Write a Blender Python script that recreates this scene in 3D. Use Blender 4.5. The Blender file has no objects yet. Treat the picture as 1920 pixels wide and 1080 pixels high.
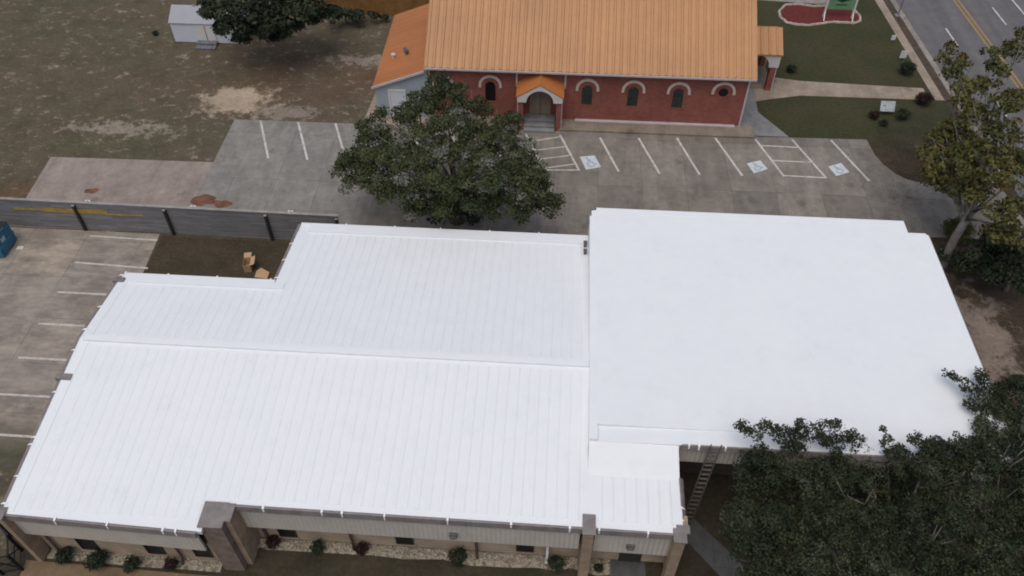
import bpy, bmesh, math, random
import numpy as np
from mathutils import Vector, Matrix

# ------------------------------------------------------------------ camera, sky, sun, exposure
sc = bpy.context.scene
COL = sc.collection
CH = 34.0                                             # camera height in metres
PITCH, ROLL, YAW, FPX = 0.823473, -0.0018, -0.068015, 1520.6
_f = Vector((math.sin(YAW)*math.cos(PITCH), math.cos(YAW)*math.cos(PITCH), -math.sin(PITCH)))
_r = Vector((math.cos(YAW), -math.sin(YAW), 0)); _u = _r.cross(_f)
_r2 = _r*math.cos(ROLL)+_u*math.sin(ROLL); _u2 = -_r*math.sin(ROLL)+_u*math.cos(ROLL)
cd = bpy.data.cameras.new('camera'); cam = bpy.data.objects.new('camera', cd); COL.objects.link(cam)
cam.matrix_world = Matrix(((_r2.x, _u2.x, -_f.x, 0), (_r2.y, _u2.y, -_f.y, 0), (_r2.z, _u2.z, -_f.z, CH), (0, 0, 0, 1)))
cd.sensor_width = 36; cd.lens = FPX/1920*36; cd.clip_end = 3000; cd.clip_start = .5
sc.camera = cam

SUN_EL, SUN_AZ = math.radians(71), math.radians(200)   # azimuth clockwise from +Y: high, a little behind the camera
w = bpy.data.worlds.new('World'); sc.world = w; w.use_nodes = True
wn = w.node_tree; bg = wn.nodes['Background']
sky = wn.nodes.new('ShaderNodeTexSky'); sky.sky_type = 'NISHITA'; sky.sun_disc = False
sky.sun_elevation = SUN_EL; sky.sun_rotation = SUN_AZ; sky.air_density = 1.0; sky.dust_density = 4.0; sky.ozone_density = 0.0
wn.links.new(sky.outputs[0], bg.inputs[0]); bg.inputs[1].default_value = .085
sd = bpy.data.lights.new('sun', 'SUN'); sd.energy = .8; sd.angle = math.radians(65); sd.color = (1, .98, .95)
so = bpy.data.objects.new('sun', sd); COL.objects.link(so)
sdir = Vector((math.sin(SUN_AZ)*math.cos(SUN_EL), math.cos(SUN_AZ)*math.cos(SUN_EL), math.sin(SUN_EL)))
so.rotation_euler = sdir.to_track_quat('Z', 'Y').to_euler()
sc.view_settings.view_transform = 'Standard'; sc.view_settings.look = 'None'
sc.view_settings.gamma = 1; sc.view_settings.exposure = 0.38
sc.cycles.filter_width = 1.9

def at(px, py, z=0.0):
    """where the sight line through a photo pixel meets the level z"""
    d = _f + _r2*((px-960)/FPX) - _u2*((py-540)/FPX)
    return Vector((0, 0, CH)) + d*((z-CH)/d.z)

# ------------------------------------------------------------------ helpers
ORG = {}
def tag(o, label=None, cat=None, group=None, kind=None):
    if label: o['label'] = label
    if cat: o['category'] = cat
    if group: o['group'] = group
    if kind: o['kind'] = kind
    return o
def empty(name, loc, label=None, cat=None, group=None):
    o = bpy.data.objects.new(name, None); COL.objects.link(o); o.location = loc; o.empty_display_size = .3
    ORG[o.name] = Vector(loc)
    return tag(o, label, cat, group)
def link(name, me, mat, parent=None, origin=None):
    """me holds world coordinates; it is shifted to its origin"""
    o = bpy.data.objects.new(name, me); COL.objects.link(o)
    if parent is not None:
        og = ORG[parent.name]; o.parent = parent
    else:
        og = Vector(origin) if origin is not None else Vector((0, 0, 0)); o.location = og
    me.transform(Matrix.Translation(-og)); ORG[o.name] = og
    for m in (mat if isinstance(mat, (list, tuple)) else [mat]): me.materials.append(m)
    return o
class MB:
    def __init__(s): s.v = []; s.f = []; s.m = []
    def add(s, vs, fs, mi=0):
        n = len(s.v); s.v += [tuple(v) for v in vs]; s.f += [tuple(i+n for i in f) for f in fs]; s.m += [mi]*len(fs); return s
    def box(s, x0, y0, z0, x1, y1, z1, mi=0):
        vs = [(x, y, z) for z in (z0, z1) for y in (y0, y1) for x in (x0, x1)]
        return s.add(vs, [(0, 2, 3, 1), (4, 5, 7, 6), (0, 1, 5, 4), (2, 6, 7, 3), (0, 4, 6, 2), (1, 3, 7, 5)], mi)
    def prism(s, poly, z0, z1, mi=0):
        """poly xy (any winding); z0/z1 numbers or functions of (x,y)"""
        a = sum(p[0]*q[1]-q[0]*p[1] for p, q in zip(poly, poly[1:]+poly[:1]))
        if a < 0: poly = poly[::-1]
        g = lambda z, p: z(p[0], p[1]) if callable(z) else z
        n = len(poly)
        vs = [(p[0], p[1], g(z0, p)) for p in poly]+[(p[0], p[1], g(z1, p)) for p in poly]
        fs = [tuple(range(n-1, -1, -1)), tuple(range(n, 2*n))]+[(i, (i+1) % n, n+(i+1) % n, n+i) for i in range(n)]
        return s.add(vs, fs, mi)
    def sheet(s, poly, z, mi=0):
        a = sum(p[0]*q[1]-q[0]*p[1] for p, q in zip(poly, poly[1:]+poly[:1]))
        if a < 0: poly = poly[::-1]
        return s.add([(p[0], p[1], z(p[0], p[1]) if callable(z) else z) for p in poly], [tuple(range(len(poly)))], mi)
    def wallprism(s, prof, y0, y1, mi=0):
        """profile in xz pushed from y0 (near) to y1"""
        a = sum(p[0]*q[1]-q[0]*p[1] for p, q in zip(prof, prof[1:]+prof[:1]))
        if a < 0: prof = prof[::-1]
        n = len(prof)
        vs = [(p[0], y0, p[1]) for p in prof]+[(p[0], y1, p[1]) for p in prof]
        fs = [tuple(range(n)), tuple(range(2*n-1, n-1, -1))]+[(i, n+i, n+(i+1) % n, (i+1) % n) for i in range(n)]
        return s.add(vs, fs, mi)
    def sideprism(s, prof, x0, x1, mi=0):
        """profile in yz pushed from x0 to x1"""
        a = sum(p[0]*q[1]-q[0]*p[1] for p, q in zip(prof, prof[1:]+prof[:1]))
        if a < 0: prof = prof[::-1]
        n = len(prof)
        vs = [(x1, p[0], p[1]) for p in prof]+[(x0, p[0], p[1]) for p in prof]
        fs = [tuple(range(n)), tuple(range(2*n-1, n-1, -1))]+[(i, n+i, n+(i+1) % n, (i+1) % n) for i in range(n)]
        return s.add(vs, fs, mi)
    def tube(s, pts, rad, seg=8, mi=0):
        pts = [Vector(p) for p in pts]
        if not isinstance(rad, (list, tuple)): rad = [rad]*len(pts)
        vs = []; fs = []; prev = None
        for i, p in enumerate(pts):
            t = (pts[min(i+1, len(pts)-1)]-pts[max(i-1, 0)]).normalized()
            a = prev if prev is not None else (Vector((1, 0, 0)) if abs(t.x) < .8 else Vector((0, 1, 0)))
            a = (a-t*a.dot(t)).normalized(); b = t.cross(a); prev = a
            for k in range(seg):
                q = 2*math.pi*k/seg; vs.append(p+(a*math.cos(q)+b*math.sin(q))*rad[i])
        for i in range(len(pts)-1):
            for k in range(seg):
                fs.append((i*seg+k, i*seg+(k+1) % seg, (i+1)*seg+(k+1) % seg, (i+1)*seg+k))
        fs.append(tuple(range(seg-1, -1, -1))); e = (len(pts)-1)*seg; fs.append(tuple(range(e, e+seg)))
        return s.add(vs, fs, mi)
    def bar(s, p, q, w_, h_, mi=0):
        """rectangular bar from p to q"""
        p, q = Vector(p), Vector(q); t = (q-p).normalized()
        a = t.cross(Vector((0, 0, 1)))
        a = a.normalized() if a.length > .05 else Vector((1, 0, 0)); b = a.cross(t)
        vs = [c+a*(sx*w_/2)+b*(sy*h_/2) for c in (p, q) for sx, sy in ((-1, -1), (1, -1), (1, 1), (-1, 1))]
        return s.add(vs, [(3, 2, 1, 0), (4, 5, 6, 7), (0, 1, 5, 4), (1, 2, 6, 5), (2, 3, 7, 6), (3, 0, 4, 7)], mi)
    def build(s, name, mat, parent=None, origin=None, smooth=False, bevel=0):
        me = bpy.data.meshes.new(name); me.from_pydata(s.v, [], s.f); me.update()
        me.polygons.foreach_set('material_index', s.m)
        bm = bmesh.new(); bm.from_mesh(me); bmesh.ops.recalc_face_normals(bm, faces=bm.faces)
        if bevel: bmesh.ops.bevel(bm, geom=list(bm.edges), offset=bevel, segments=1, affect='EDGES', clamp_overlap=True)
        bm.to_mesh(me); bm.free()
        if smooth: me.polygons.foreach_set('use_smooth', [True]*len(me.polygons))
        return link(name, me, mat, parent, origin)
def flat(name, poly, z, mat, parent=None, kind='structure'):
    m = MB(); m.sheet(poly, z)
    me = bpy.data.meshes.new(name); me.from_pydata(m.v, [], m.f); me.update()
    o = link(name, me, mat, parent)
    if parent is None and kind: o['kind'] = kind
    return o
def copy_tree(o, parent=None, loc=None):
    c = o.copy(); COL.objects.link(c)
    if parent: c.parent = parent
    if loc is not None: c.location = loc
    for ch in list(o.children): copy_tree(ch, c)
    return c

# ------------------------------------------------------------------ materials
class NT:
    def __init__(s, name, rough=.8, spec=.3):
        s.m = bpy.data.materials.new(name); s.m.use_nodes = True; s.t = s.m.node_tree
        s.b = s.t.nodes['Principled BSDF']; s.b.inputs['Roughness'].default_value = rough
        s.b.inputs['Specular IOR Level'].default_value = spec
        s.co = s.t.nodes.new('ShaderNodeNewGeometry').outputs['Position']
    def n(s, t, **kw):
        nd = s.t.nodes.new(t)
        for k, v in kw.items(): setattr(nd, k, v)
        return nd
    def put(s, sock, v):
        if hasattr(v, 'is_output'): s.t.links.new(v, sock)
        else:
            if isinstance(v, (tuple, list)) and len(v) == 3 and sock.type == 'RGBA': v = (*v, 1)
            sock.default_value = v
    def scale(s, v, rot=0, loc=(0, 0, 0)):
        mp = s.n('ShaderNodeMapping'); s.t.links.new(s.co, mp.inputs[0])
        mp.inputs['Scale'].default_value = v if isinstance(v, (tuple, list)) else (v, v, v)
        mp.inputs['Rotation'].default_value = (0, 0, rot); mp.inputs['Location'].default_value = loc
        return mp.outputs[0]
    def noise(s, sc_, det=4, rough=.55, vec=None, dist=0):
        nd = s.n('ShaderNodeTexNoise'); s.t.links.new(vec if vec is not None else s.co, nd.inputs['Vector'])
        nd.inputs['Scale'].default_value = sc_; nd.inputs['Detail'].default_value = det
        nd.inputs['Roughness'].default_value = rough; nd.inputs['Distortion'].default_value = dist
        return nd.outputs['Fac']
    def ramp(s, fac, a, b, ca=0.0, cb=1.0):
        nd = s.n('ShaderNodeMapRange'); s.put(nd.inputs[0], fac)
        nd.inputs[1].default_value = a; nd.inputs[2].default_value = b; nd.inputs[3].default_value = ca; nd.inputs[4].default_value = cb
        nd.clamp = True
        return nd.outputs[0]
    def mix(s, fac, a, b, mode='MIX'):
        nd = s.n('ShaderNodeMix', data_type='RGBA', blend_type=mode)
        s.put(nd.inputs[0], fac); s.put(nd.inputs[6], a); s.put(nd.inputs[7], b)
        return nd.outputs[2]
    def math(s, op, a, b=0.0):
        nd = s.n('ShaderNodeMath', operation=op); s.put(nd.inputs[0], a); s.put(nd.inputs[1], b); return nd.outputs[0]
    def mulv(s, col, fac):
        """multiply a colour by a scalar socket"""
        nd = s.n('ShaderNodeVectorMath', operation='SCALE'); s.put(nd.inputs[0], col); s.put(nd.inputs['Scale'], fac); return nd.outputs[0]
    def dist(s, x, y, sx=1., sy=1.):
        mp = s.n('ShaderNodeMapping'); s.t.links.new(s.co, mp.inputs[0])
        mp.inputs['Location'].default_value = (-x/sx, -y/sy, 0); mp.inputs['Scale'].default_value = (1/sx, 1/sy, 0)
        nd = s.n('ShaderNodeVectorMath', operation='LENGTH'); s.t.links.new(mp.outputs[0], nd.inputs[0]); return nd.outputs['Value']
    def sep(s):
        nd = s.n('ShaderNodeSeparateXYZ'); s.t.links.new(s.co, nd.inputs[0]); return nd.outputs
    def brick(s, w_, h_, c1, c2, cm, mortar=.012, offset=0., vec=None, loc=(0, 0, 0)):
        nd = s.n('ShaderNodeTexBrick'); s.t.links.new(vec if vec is not None else s.scale(1, loc=loc), nd.inputs['Vector'])
        nd.offset = offset; nd.squash = 1
        s.put(nd.inputs['Color1'], c1); s.put(nd.inputs['Color2'], c2); s.put(nd.inputs['Mortar'], cm)
        nd.inputs['Scale'].default_value = 1; nd.inputs['Mortar Size'].default_value = mortar; nd.inputs['Mortar Smooth'].default_value = .2
        nd.inputs['Bias'].default_value = 0; nd.inputs['Brick Width'].default_value = w_; nd.inputs['Row Height'].default_value = h_
        return nd
    def out(s, col, bump=None, bs=.3, bd=.02):
        s.put(s.b.inputs['Base Color'], col)
        if bump is not None:
            nd = s.n('ShaderNodeBump'); nd.inputs['Strength'].default_value = bs; nd.inputs['Distance'].default_value = bd
            s.put(nd.inputs['Height'], bump); s.t.links.new(nd.outputs[0], s.b.inputs['Normal'])
        return s.m
def plain(name, c, rough=.7, var=.12, sc_=3.0, spec=.3, metal=0):
    """one colour with uneven weathering"""
    t = NT(name, rough, spec); t.b.inputs['Metallic'].default_value = metal
    f = t.ramp(t.noise(sc_, 5), .3, .7, 1-var, 1+var); g = t.ramp(t.noise(sc_*9, 3), .3, .7, 1-var*.5, 1+var*.5)
    return t.out(t.mulv(t.mulv(c, f), g), t.noise(sc_*12, 3), .15, .01)
def concrete(name, c, c2, jw, jh, joint, loc=(0, 0, 0), stain=.35, warm=(.15, .10, .07), var=.5, streak=0):
    t = NT(name, .9, .2)
    wob = t.n('ShaderNodeVectorMath', operation='ADD')
    nz = t.n('ShaderNodeTexNoise'); t.t.links.new(t.co, nz.inputs['Vector']); nz.inputs['Scale'].default_value = .7
    sb = t.n('ShaderNodeVectorMath', operation='SCALE'); t.t.links.new(nz.outputs['Color'], sb.inputs[0]); sb.inputs['Scale'].default_value = .10
    t.t.links.new(t.scale(1, loc=loc), wob.inputs[0]); t.t.links.new(sb.outputs[0], wob.inputs[1])
    br = t.brick(jw, jh, c, c2, c, .012, vec=wob.outputs[0])
    col = t.mix(t.ramp(t.noise(.22, 5, .6), .35, .68, 0, var), br.outputs['Color'], c2)
    col = t.mix(t.ramp(t.noise(.8, 8, .68), .5, .75, 0, stain), col, warm)
    if streak:
        v = t.scale((1.6, .22, 1)); col = t.mix(t.ramp(t.noise(1, 6, .65, vec=v), .5, .7, 0, streak), col, tuple(x*.55 for x in c))
    col = t.mulv(col, t.ramp(t.noise(.75, 6, .62, vec=t.scale((1.3, .7, 1), loc=(7, 3, 0))), .3, .7, .80, 1.22)); col = t.mulv(col, t.ramp(t.noise(2.2, 8, .7), .25, .75, .80, 1.18)); col = t.mulv(col, t.ramp(t.noise(26, 4, .7), .3, .7, .86, 1.14))
    vo = t.n('ShaderNodeTexVoronoi'); t.t.links.new(t.co, vo.inputs['Vector']); vo.inputs['Scale'].default_value = .42
    sp_ = t.math('ADD', vo.outputs['Distance'], t.math('MULTIPLY', t.math('SUBTRACT', t.noise(3, 5, .7), .5), .45)); col = t.mix(t.ramp(sp_, .17, .07, 0, .55), col, tuple(x*.4 for x in c))
    jf = t.math('MULTIPLY', br.outputs['Fac'], t.ramp(t.noise(.45, 3), .36, .6, .25, 1))
    col = t.mix(jf, col, joint)
    return t.out(col, t.noise(14, 6), .25, .01)

M = {}
def ground_mat():
    t = NT('grass_and_soil', .95, .1)
    olive, brown, rust, pale = (.096, .087, .056), (.112, .089, .062), (.125, .072, .044), (.33, .29, .235)
    green, litter = (.052, .054, .030), (.082, .060, .043)
    x = t.sep()[0]; y = t.sep()[1]
    col = t.mix(t.ramp(t.noise(.13, 5, .6), .38, .62), olive, brown)
    # rust coloured bare earth by the shed and along the middle of the field
    r = t.math('MULTIPLY', t.ramp(t.dist(-19, 52, 12, 5), .3, 1.1, 1, 0), t.ramp(t.noise(.25, 6, .65), .3, .6))
    col = t.mix(t.math('MULTIPLY', r, .55), col, rust)
    r = t.math('MULTIPLY', t.ramp(t.dist(-34.5, 37.5, 2.2, 2), .3, 1.0, 1, 0), t.ramp(t.noise(.6, 4), .3, .6))
    col = t.mix(t.math('MULTIPLY', r, .8), col, rust)
    # pale dead-grass flecks over the field, thicker in bands
    v = t.scale((.55, .8, 1)); fl = t.ramp(t.noise(1.9, 8, .74, vec=v), .545, .68); gate = t.ramp(t.noise(.26, 4), .30, .54)
    side = t.ramp(x, -12.5, -14.5)
    col = t.mix(t.math('MULTIPLY', t.math('MULTIPLY', fl, gate), t.math('MULTIPLY', side, .9)), col, pale)
    # the sandy bare patch
    d = t.math('ADD', t.dist(-23.3, 48.7, 3.2, 2.3), t.math('MULTIPLY', t.math('SUBTRACT', t.noise(.8, 7, .7), .5), 3.0))
    col = t.mix(t.ramp(d, .95, .55, 0, .95), col, (.40, .32, .235))
    d = t.math('ADD', t.dist(-19.3, 47.5, 2.6, 1.1), t.math('MULTIPLY', t.math('SUBTRACT', t.noise(1.3, 7, .7), .5), 3.4))
    col = t.mix(t.ramp(d, .9, .5, 0, .7), col, (.27, .235, .19))
    d = t.math('ADD', t.dist(-30.5, 44.8, 5, 1.3), t.math('MULTIPLY', t.math('SUBTRACT', t.noise(1.6, 7, .7), .5), 4.5))
    col = t.mix(t.ramp(d, .75, .35, 0, .6), col, pale)
    d = t.math('ADD', t.dist(-15.2, 54.6, 4.2, 1.1), t.math('MULTIPLY', t.math('SUBTRACT', t.noise(1.3, 7, .7), .5), 4.5))
    col = t.mix(t.ramp(d, .75, .4, 0, .75), col, (.28, .24, .20))
    # greener turf and brown litter to the right of the lots
    rt = t.ramp(x, 4, 6)
    litr = t.mix(t.ramp(t.noise(.5, 6, .65), .36, .62), litter, (.045, .034, .024))
    right = t.mix(t.ramp(y, 44.2, 49.4), litr, green)
    col = t.mix(rt, col, right)
    # light gravelly litter beside the big white roof
    d = t.math('ADD', t.dist(23.6, 29.3, 2.2, 4.2), t.math('MULTIPLY', t.math('SUBTRACT', t.noise(.9, 7, .7), .5), 3.2))
    col = t.mix(t.ramp(d, .9, .5, 0, .75), col, (.24, .195, .16))
    # dark shaggy lawn in front of the building and by the fence
    dk = t.mix(t.ramp(t.noise(.6, 6, .65), .35, .65), (.042, .039, .025), (.060, .048, .034))
    col = t.mix(t.math('MULTIPLY', t.ramp(y, 21, 18), t.ramp(x, -24, -22)), col, dk)
    col = t.mix(t.math('MULTIPLY', t.ramp(y, 34.6, 34.3), t.math('MULTIPLY', t.ramp(y, 26, 27), t.math('MULTIPLY', t.ramp(x, -24, -23.5), t.ramp(x, -11, -12)))), col, (.062, .051, .034))
    col = t.mulv(col, t.ramp(t.noise(.55, 6, .7), .25, .75, .72, 1.30))
    col = t.mulv(col, t.ramp(t.noise(5, 8, .75), .28, .72, .66, 1.36)); col = t.mulv(col, t.ramp(t.noise(30, 5, .75), .3, .7, .72, 1.28))
    return t.out(col, t.noise(9, 8, .75), .6, .06)
M['ground'] = ground_mat()
def lawn_mat():
    t = NT('mown_lawn', .95, .1)
    col = t.mix(t.ramp(t.noise(.25, 6, .6), .36, .64), (.044, .050, .024), (.062, .057, .031))
    col = t.mix(t.ramp(t.noise(1.2, 7, .7), .62, .75, 0, .4), col, (.11, .09, .06))
    col = t.mulv(col, t.ramp(t.noise(4, 8, .75), .28, .72, .72, 1.3)); col = t.mulv(col, t.ramp(t.noise(30, 5, .75), .3, .7, .78, 1.22))
    return t.out(col, t.noise(12, 8, .75), .5, .05)
M['lawn'] = lawn_mat()
M['lot'] = concrete('church_lot_concrete', (.275, .248, .214), (.180, .163, .142), 2.85, 5.0, (.075, .062, .052), (0, -.9, 0), .35, (.135, .112, .092), .8, .45)
M['lotleft'] = concrete('grey_slab_concrete', (.255, .243, .216), (.218, .208, .190), 2.85, 4.9, (.085, .068, .056), (.95, -.9, 0), .25, (.15, .12, .10), .5)
M['drive'] = concrete('pinkish_slab_concrete', (.315, .265, .230), (.270, .228, .200), 3.6, 9, (.12, .09, .07), (1, 0, 0), .3, (.19, .14, .11), .5)
def yardmat():
    t = NT('mottled_old_concrete', .9, .2)
    br = t.brick(3.5, 3.1, (.375, .318, .25), (.275, .248, .215), (.3, .25, .2), .012, vec=t.scale(1, loc=(.2, .4, 0)))
    col = t.mix(t.ramp(t.noise(.5, 7, .66, vec=t.scale((.8, 1.4, 1))), .42, .60, 0, .8), br.outputs['Color'], (.190, .165, .143))
    col = t.mix(t.ramp(t.noise(.9, 7, .7, vec=t.scale((1, 1, 1), loc=(9, 9, 0))), .56, .68, 0, .6), col, (.41, .345, .27))
    col = t.mix(t.ramp(t.sep()[1], 21.5, 19), col, (.085, .080, .055))
    col = t.mulv(col, t.ramp(t.noise(1.6, 8, .72, vec=t.scale((.6, 1.5, 1))), .28, .72, .72, 1.28)); col = t.mulv(col, t.ramp(t.noise(26, 4, .7), .3, .7, .86, 1.14))
    col = t.mix(t.math('MULTIPLY', br.outputs['Fac'], t.ramp(t.noise(.45, 3), .36, .6, .25, 1)), col, (.085, .068, .054))
    return t.out(col, t.noise(14, 6), .25, .01)
M['yard'] = yardmat()
M['walk'] = concrete('walk_concrete', (.330, .270, .210), (.285, .235, .185), 1.8, 30, (.17, .13, .10), (0, 0, 0), .25, (.23, .17, .05), .5)
M['greywalk'] = concrete('grey_walk_concrete', (.235, .238, .24), (.195, .198, .20), 2.6, 2.6, (.08, .075, .07), (0, 0, 0), .2, (.13, .11, .09), .5)
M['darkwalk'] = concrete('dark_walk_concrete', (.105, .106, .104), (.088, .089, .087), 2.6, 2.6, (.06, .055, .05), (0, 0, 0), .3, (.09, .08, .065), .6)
M['found'] = concrete('raised_walk_concrete', (.270, .225, .170), (.225, .190, .150), 2.6, 9, (.10, .075, .055), (0, 0, 0), .45, (.18, .135, .095), .6)
M['tan'] = concrete('tan_path_concrete', (.215, .150, .090), (.170, .118, .072), 2.4, 9, (.12, .085, .06), (0, 0, 0), .3, (.15, .1, .07), .5)
M['kerb'] = concrete('kerb_concrete', (.30, .27, .235), (.24, .215, .19), 9, 3.0, (.12, .1, .09), (0, 0, 0), .3, (.19, .16, .13), .5)
def asphalt():
    t = NT('road_asphalt', .9, .25)
    v = t.scale((1.1, .05, 1)); col = t.mix(t.ramp(t.noise(1, 5, .6, vec=v), .36, .64), (.118, .115, .117), (.155, .149, .147))
    col = t.mulv(col, t.ramp(t.noise(.9, 7, .7), .3, .7, .85, 1.15)); col = t.mulv(col, t.ramp(t.noise(40, 4, .7), .3, .7, .85, 1.15))
    return t.out(col, t.noise(40, 4), .2, .01)
M['road'] = asphalt()
def paint(name, c, wear=.6):
    t = NT(name, .8, .25)
    return t.out(t.mix(t.ramp(t.noise(2.6, 8, .72), .42, .72, 0, wear), c, (.20, .18, .16)))
M['stripe'] = paint('worn_white_paint', (.60, .58, .54), .75); M['stripe2'] = paint('faded_white_paint', (.56, .53, .48), .7)
M['yellow'] = paint('worn_yellow_paint', (.36, .22, .07), .6)
M['hcwhite'] = paint('white_symbol_paint', (.60, .64, .66), .35); M['hcblue'] = paint('blue_symbol_paint', (.30, .40, .50), .5)
M['clay'] = plain('red_clay', (.17, .082, .048), .95, .35, 2)
def white_roof():
    t = NT('white_roof_coating', .5, .3)
    col = t.mix(t.ramp(t.noise(.35, 6, .6), .35, .68), (.80, .825, .835), (.77, .80, .81))
    col = t.mix(t.ramp(t.noise(.7, 8, .7), .56, .8, 0, .26), col, (.60, .615, .63))
    col = t.mulv(col, t.ramp(t.noise(1.6, 6, .6), .3, .7, .985, 1.012))
    return t.out(col, t.noise(6, 5), .05, .01)
M['white'] = white_roof()
M['whitetrim'] = plain('white_coated_trim', (.787, .814, .826), .5, .02, 1.2)
M['cap'] = plain('brown_grey_metal_cap', (.215, .192, .182), .5, .22, 2.2, .4)
M['drip'] = plain('white_coating_drip', (.86, .86, .87), .5, .04, 4)
def panel():
    t = NT('beige_ribbed_panel', .6, .35)
    x = t.sep()[0]
    wv = t.math('SINE', t.math('MULTIPLY', x, 2*math.pi/.2))
    col = t.mulv((.56, .51, .44), t.ramp(t.noise(.8, 5, .6), .3, .7, .90, 1.08))
    col = t.mix(t.ramp(t.noise(2.5, 7, .7, vec=t.scale((1, 1, .25))), .58, .78, 0, .35), col, (.21, .175, .13))
    return t.out(col, wv, .5, .03)
M['panel'] = panel()
def blockwall():
    t = NT('tan_brick_wall', .85, .2)
    mp = t.n('ShaderNodeCombineXYZ'); sp = t.sep()
    t.t.links.new(t.math('ADD', sp[0], sp[1]), mp.inputs[0]); t.t.links.new(sp[2], mp.inputs[1])
    br = t.brick(.42, .14, (.43, .33, .235), (.36, .275, .195), (.42, .35, .27), .008, .5, vec=mp.outputs[0])
    col = t.mulv(br.outputs['Color'], t.ramp(t.noise(1.2, 6, .65), .3, .7, .8, 1.15))
    return t.out(col, br.outputs['Fac'], -.2, .01)
M['block'] = blockwall()
M['pier'] = plain('brown_stucco', (.34, .25, .175), .85, .2, 2.2); M['pierdark'] = plain('dark_brown_stucco', (.20, .15, .12), .85, .25, 2.2)
def redbrick():
    t = NT('red_brick', .85, .2)
    mp = t.n('ShaderNodeCombineXYZ'); sp = t.sep()
    t.t.links.new(t.math('ADD', sp[0], sp[1]), mp.inputs[0]); t.t.links.new(sp[2], mp.inputs[1])
    br = t.brick(.23, .078, (.300, .090, .066), (.235, .070, .053), (.31, .18, .15), .006, .5, vec=mp.outputs[0])
    col = t.mulv(br.outputs['Color'], t.ramp(t.noise(.5, 6, .6), .3, .7, .82, 1.18)); col = t.mulv(col, t.ramp(t.noise(3, 5, .7), .3, .7, .85, 1.12))
    return t.out(col, br.outputs['Fac'], -.2, .01)
M['brick'] = redbrick()
def orange(name, a, b, axis):
    t = NT(name, .42, .45); p = t.sep()[axis]
    s_ = t.ramp(t.noise(1, 3, .5, vec=t.scale((2.6, .02, .02) if axis == 0 else (.02, 2.6, .02))), .36, .64)
    col = t.mix(s_, a, b); col = t.mulv(col, t.ramp(t.noise(.25, 5, .6), .3, .7, .90, 1.10)); col = t.mulv(col, t.ramp(t.noise(2.4, 6, .7), .3, .7, .94, 1.05))
    return t.out(col)
M['orange'] = orange('orange_metal_roofing', (.465, .235, .098), (.430, .214, .088), 0)
M['rustorange'] = orange('deep_orange_metal_roofing', (.43, .160, .048), (.385, .138, .040), 1)
M['creamtrim'] = plain('cream_arch_trim', (.62, .50, .43), .7, .08, 3); M['paletrim'] = plain('pale_grey_trim', (.50, .47, .47), .6, .08, 2)
M['whitewood'] = plain('white_painted_wood', (.66, .64, .61), .6, .06, 2)
M['bluewall'] = plain('pale_blue_siding', (.355, .405, .430), .7, .07, 1.5)
M['shed'] = plain('white_shed_siding', (.62, .655, .69), .6, .05, 1.5); M['shedroof'] = plain('grey_shed_roof', (.330, .340, .365), .6, .07, 1.5)
M['glass'] = plain('dark_glass', (.008, .009, .011), .35, .4, 5, .2); M['darkglass'] = plain('black_window', (.008, .008, .009), .3, .3, 4)
M['stained'] = plain('dark_green_glass', (.024, .034, .030), .25, .7, 7, .5)
M['frame'] = plain('dark_window_frame', (.04, .035, .033), .5, .15, 3); M['beigedoor'] = plain('beige_door', (.300, .240, .165), .6, .1, 3)
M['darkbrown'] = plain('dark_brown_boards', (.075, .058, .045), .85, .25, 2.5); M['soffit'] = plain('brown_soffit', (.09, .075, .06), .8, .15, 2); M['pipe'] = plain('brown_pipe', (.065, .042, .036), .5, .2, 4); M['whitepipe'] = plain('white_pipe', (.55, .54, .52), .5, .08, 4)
def fencemat():
    t = NT('grey_weathered_boards', .85, .2); z = t.sep()[2]
    row = t.n('ShaderNodeTexBrick'); mp = t.n('ShaderNodeCombineXYZ'); sp = t.sep()
    t.t.links.new(sp[0], mp.inputs[0]); t.t.links.new(sp[2], mp.inputs[1])
    br = t.brick(2.4, .15, (.225, .222, .220), (.168, .166, .167), (.045, .045, .047), .006, .5, vec=mp.outputs[0])
    v = t.scale((.5, .5, 5)); col = t.mulv(br.outputs['Color'], t.ramp(t.noise(1.5, 7, .7, vec=v), .28, .72, .7, 1.4))
    return t.out(col, br.outputs['Fac'], -.4, .02)
M['fence'] = fencemat()
M['fencetop'] = plain('grey_fence_rail', (.30, .285, .265), .8, .2, 2); M['blackpost'] = plain('black_post', (.030, .030, .030), .6, .25, 4); M['yellowboard'] = plain('yellow_board', (.36, .24, .055), .7, .25, 3)
M['cedar'] = plain('cedar_boards', (.250, .125, .042), .8, .25, 2)
M['blue'] = plain('blue_painted_steel', (.024, .150, .260), .45, .25, 3, .5); M['lid'] = plain('black_plastic_lid', (.018, .018, .020), .5, .3, 3)
M['card'] = plain('cardboard', (.48, .32, .19), .85, .12, 3)
M['steel'] = plain('galvanised_steel', (.36, .38, .40), .4, .12, 5, .5, .6); M['alu'] = plain('ladder_aluminium', (.105, .090, .078), .7, .2, 5, .3)  # ladder metal darkened: the shade it stands in is put into its colour
M['bark'] = plain('grey_bark', (.150, .135, .115), .95, .35, 5); M['palebark'] = plain('pale_bark', (.170, .160, .142), .95, .35, 3)
M['mulch'] = plain('red_mulch', (.125, .026, .022), .95, .35, 5); M['whitestone'] = plain('white_edging_stone', (.42, .37, .32), .85, .25, 4)
M['green'] = plain('green_sign_panel', (.155, .300, .165), .5, .06, 3); M['emblem'] = plain('dark_green_emblem', (.018, .05, .028), .5, .1, 3)
M['signwhite'] = plain('pale_sign_panel', (.40, .45, .46), .6, .2, 4); M['iron'] = plain('black_iron', (.014, .014, .014), .5, .3, 4)
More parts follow.
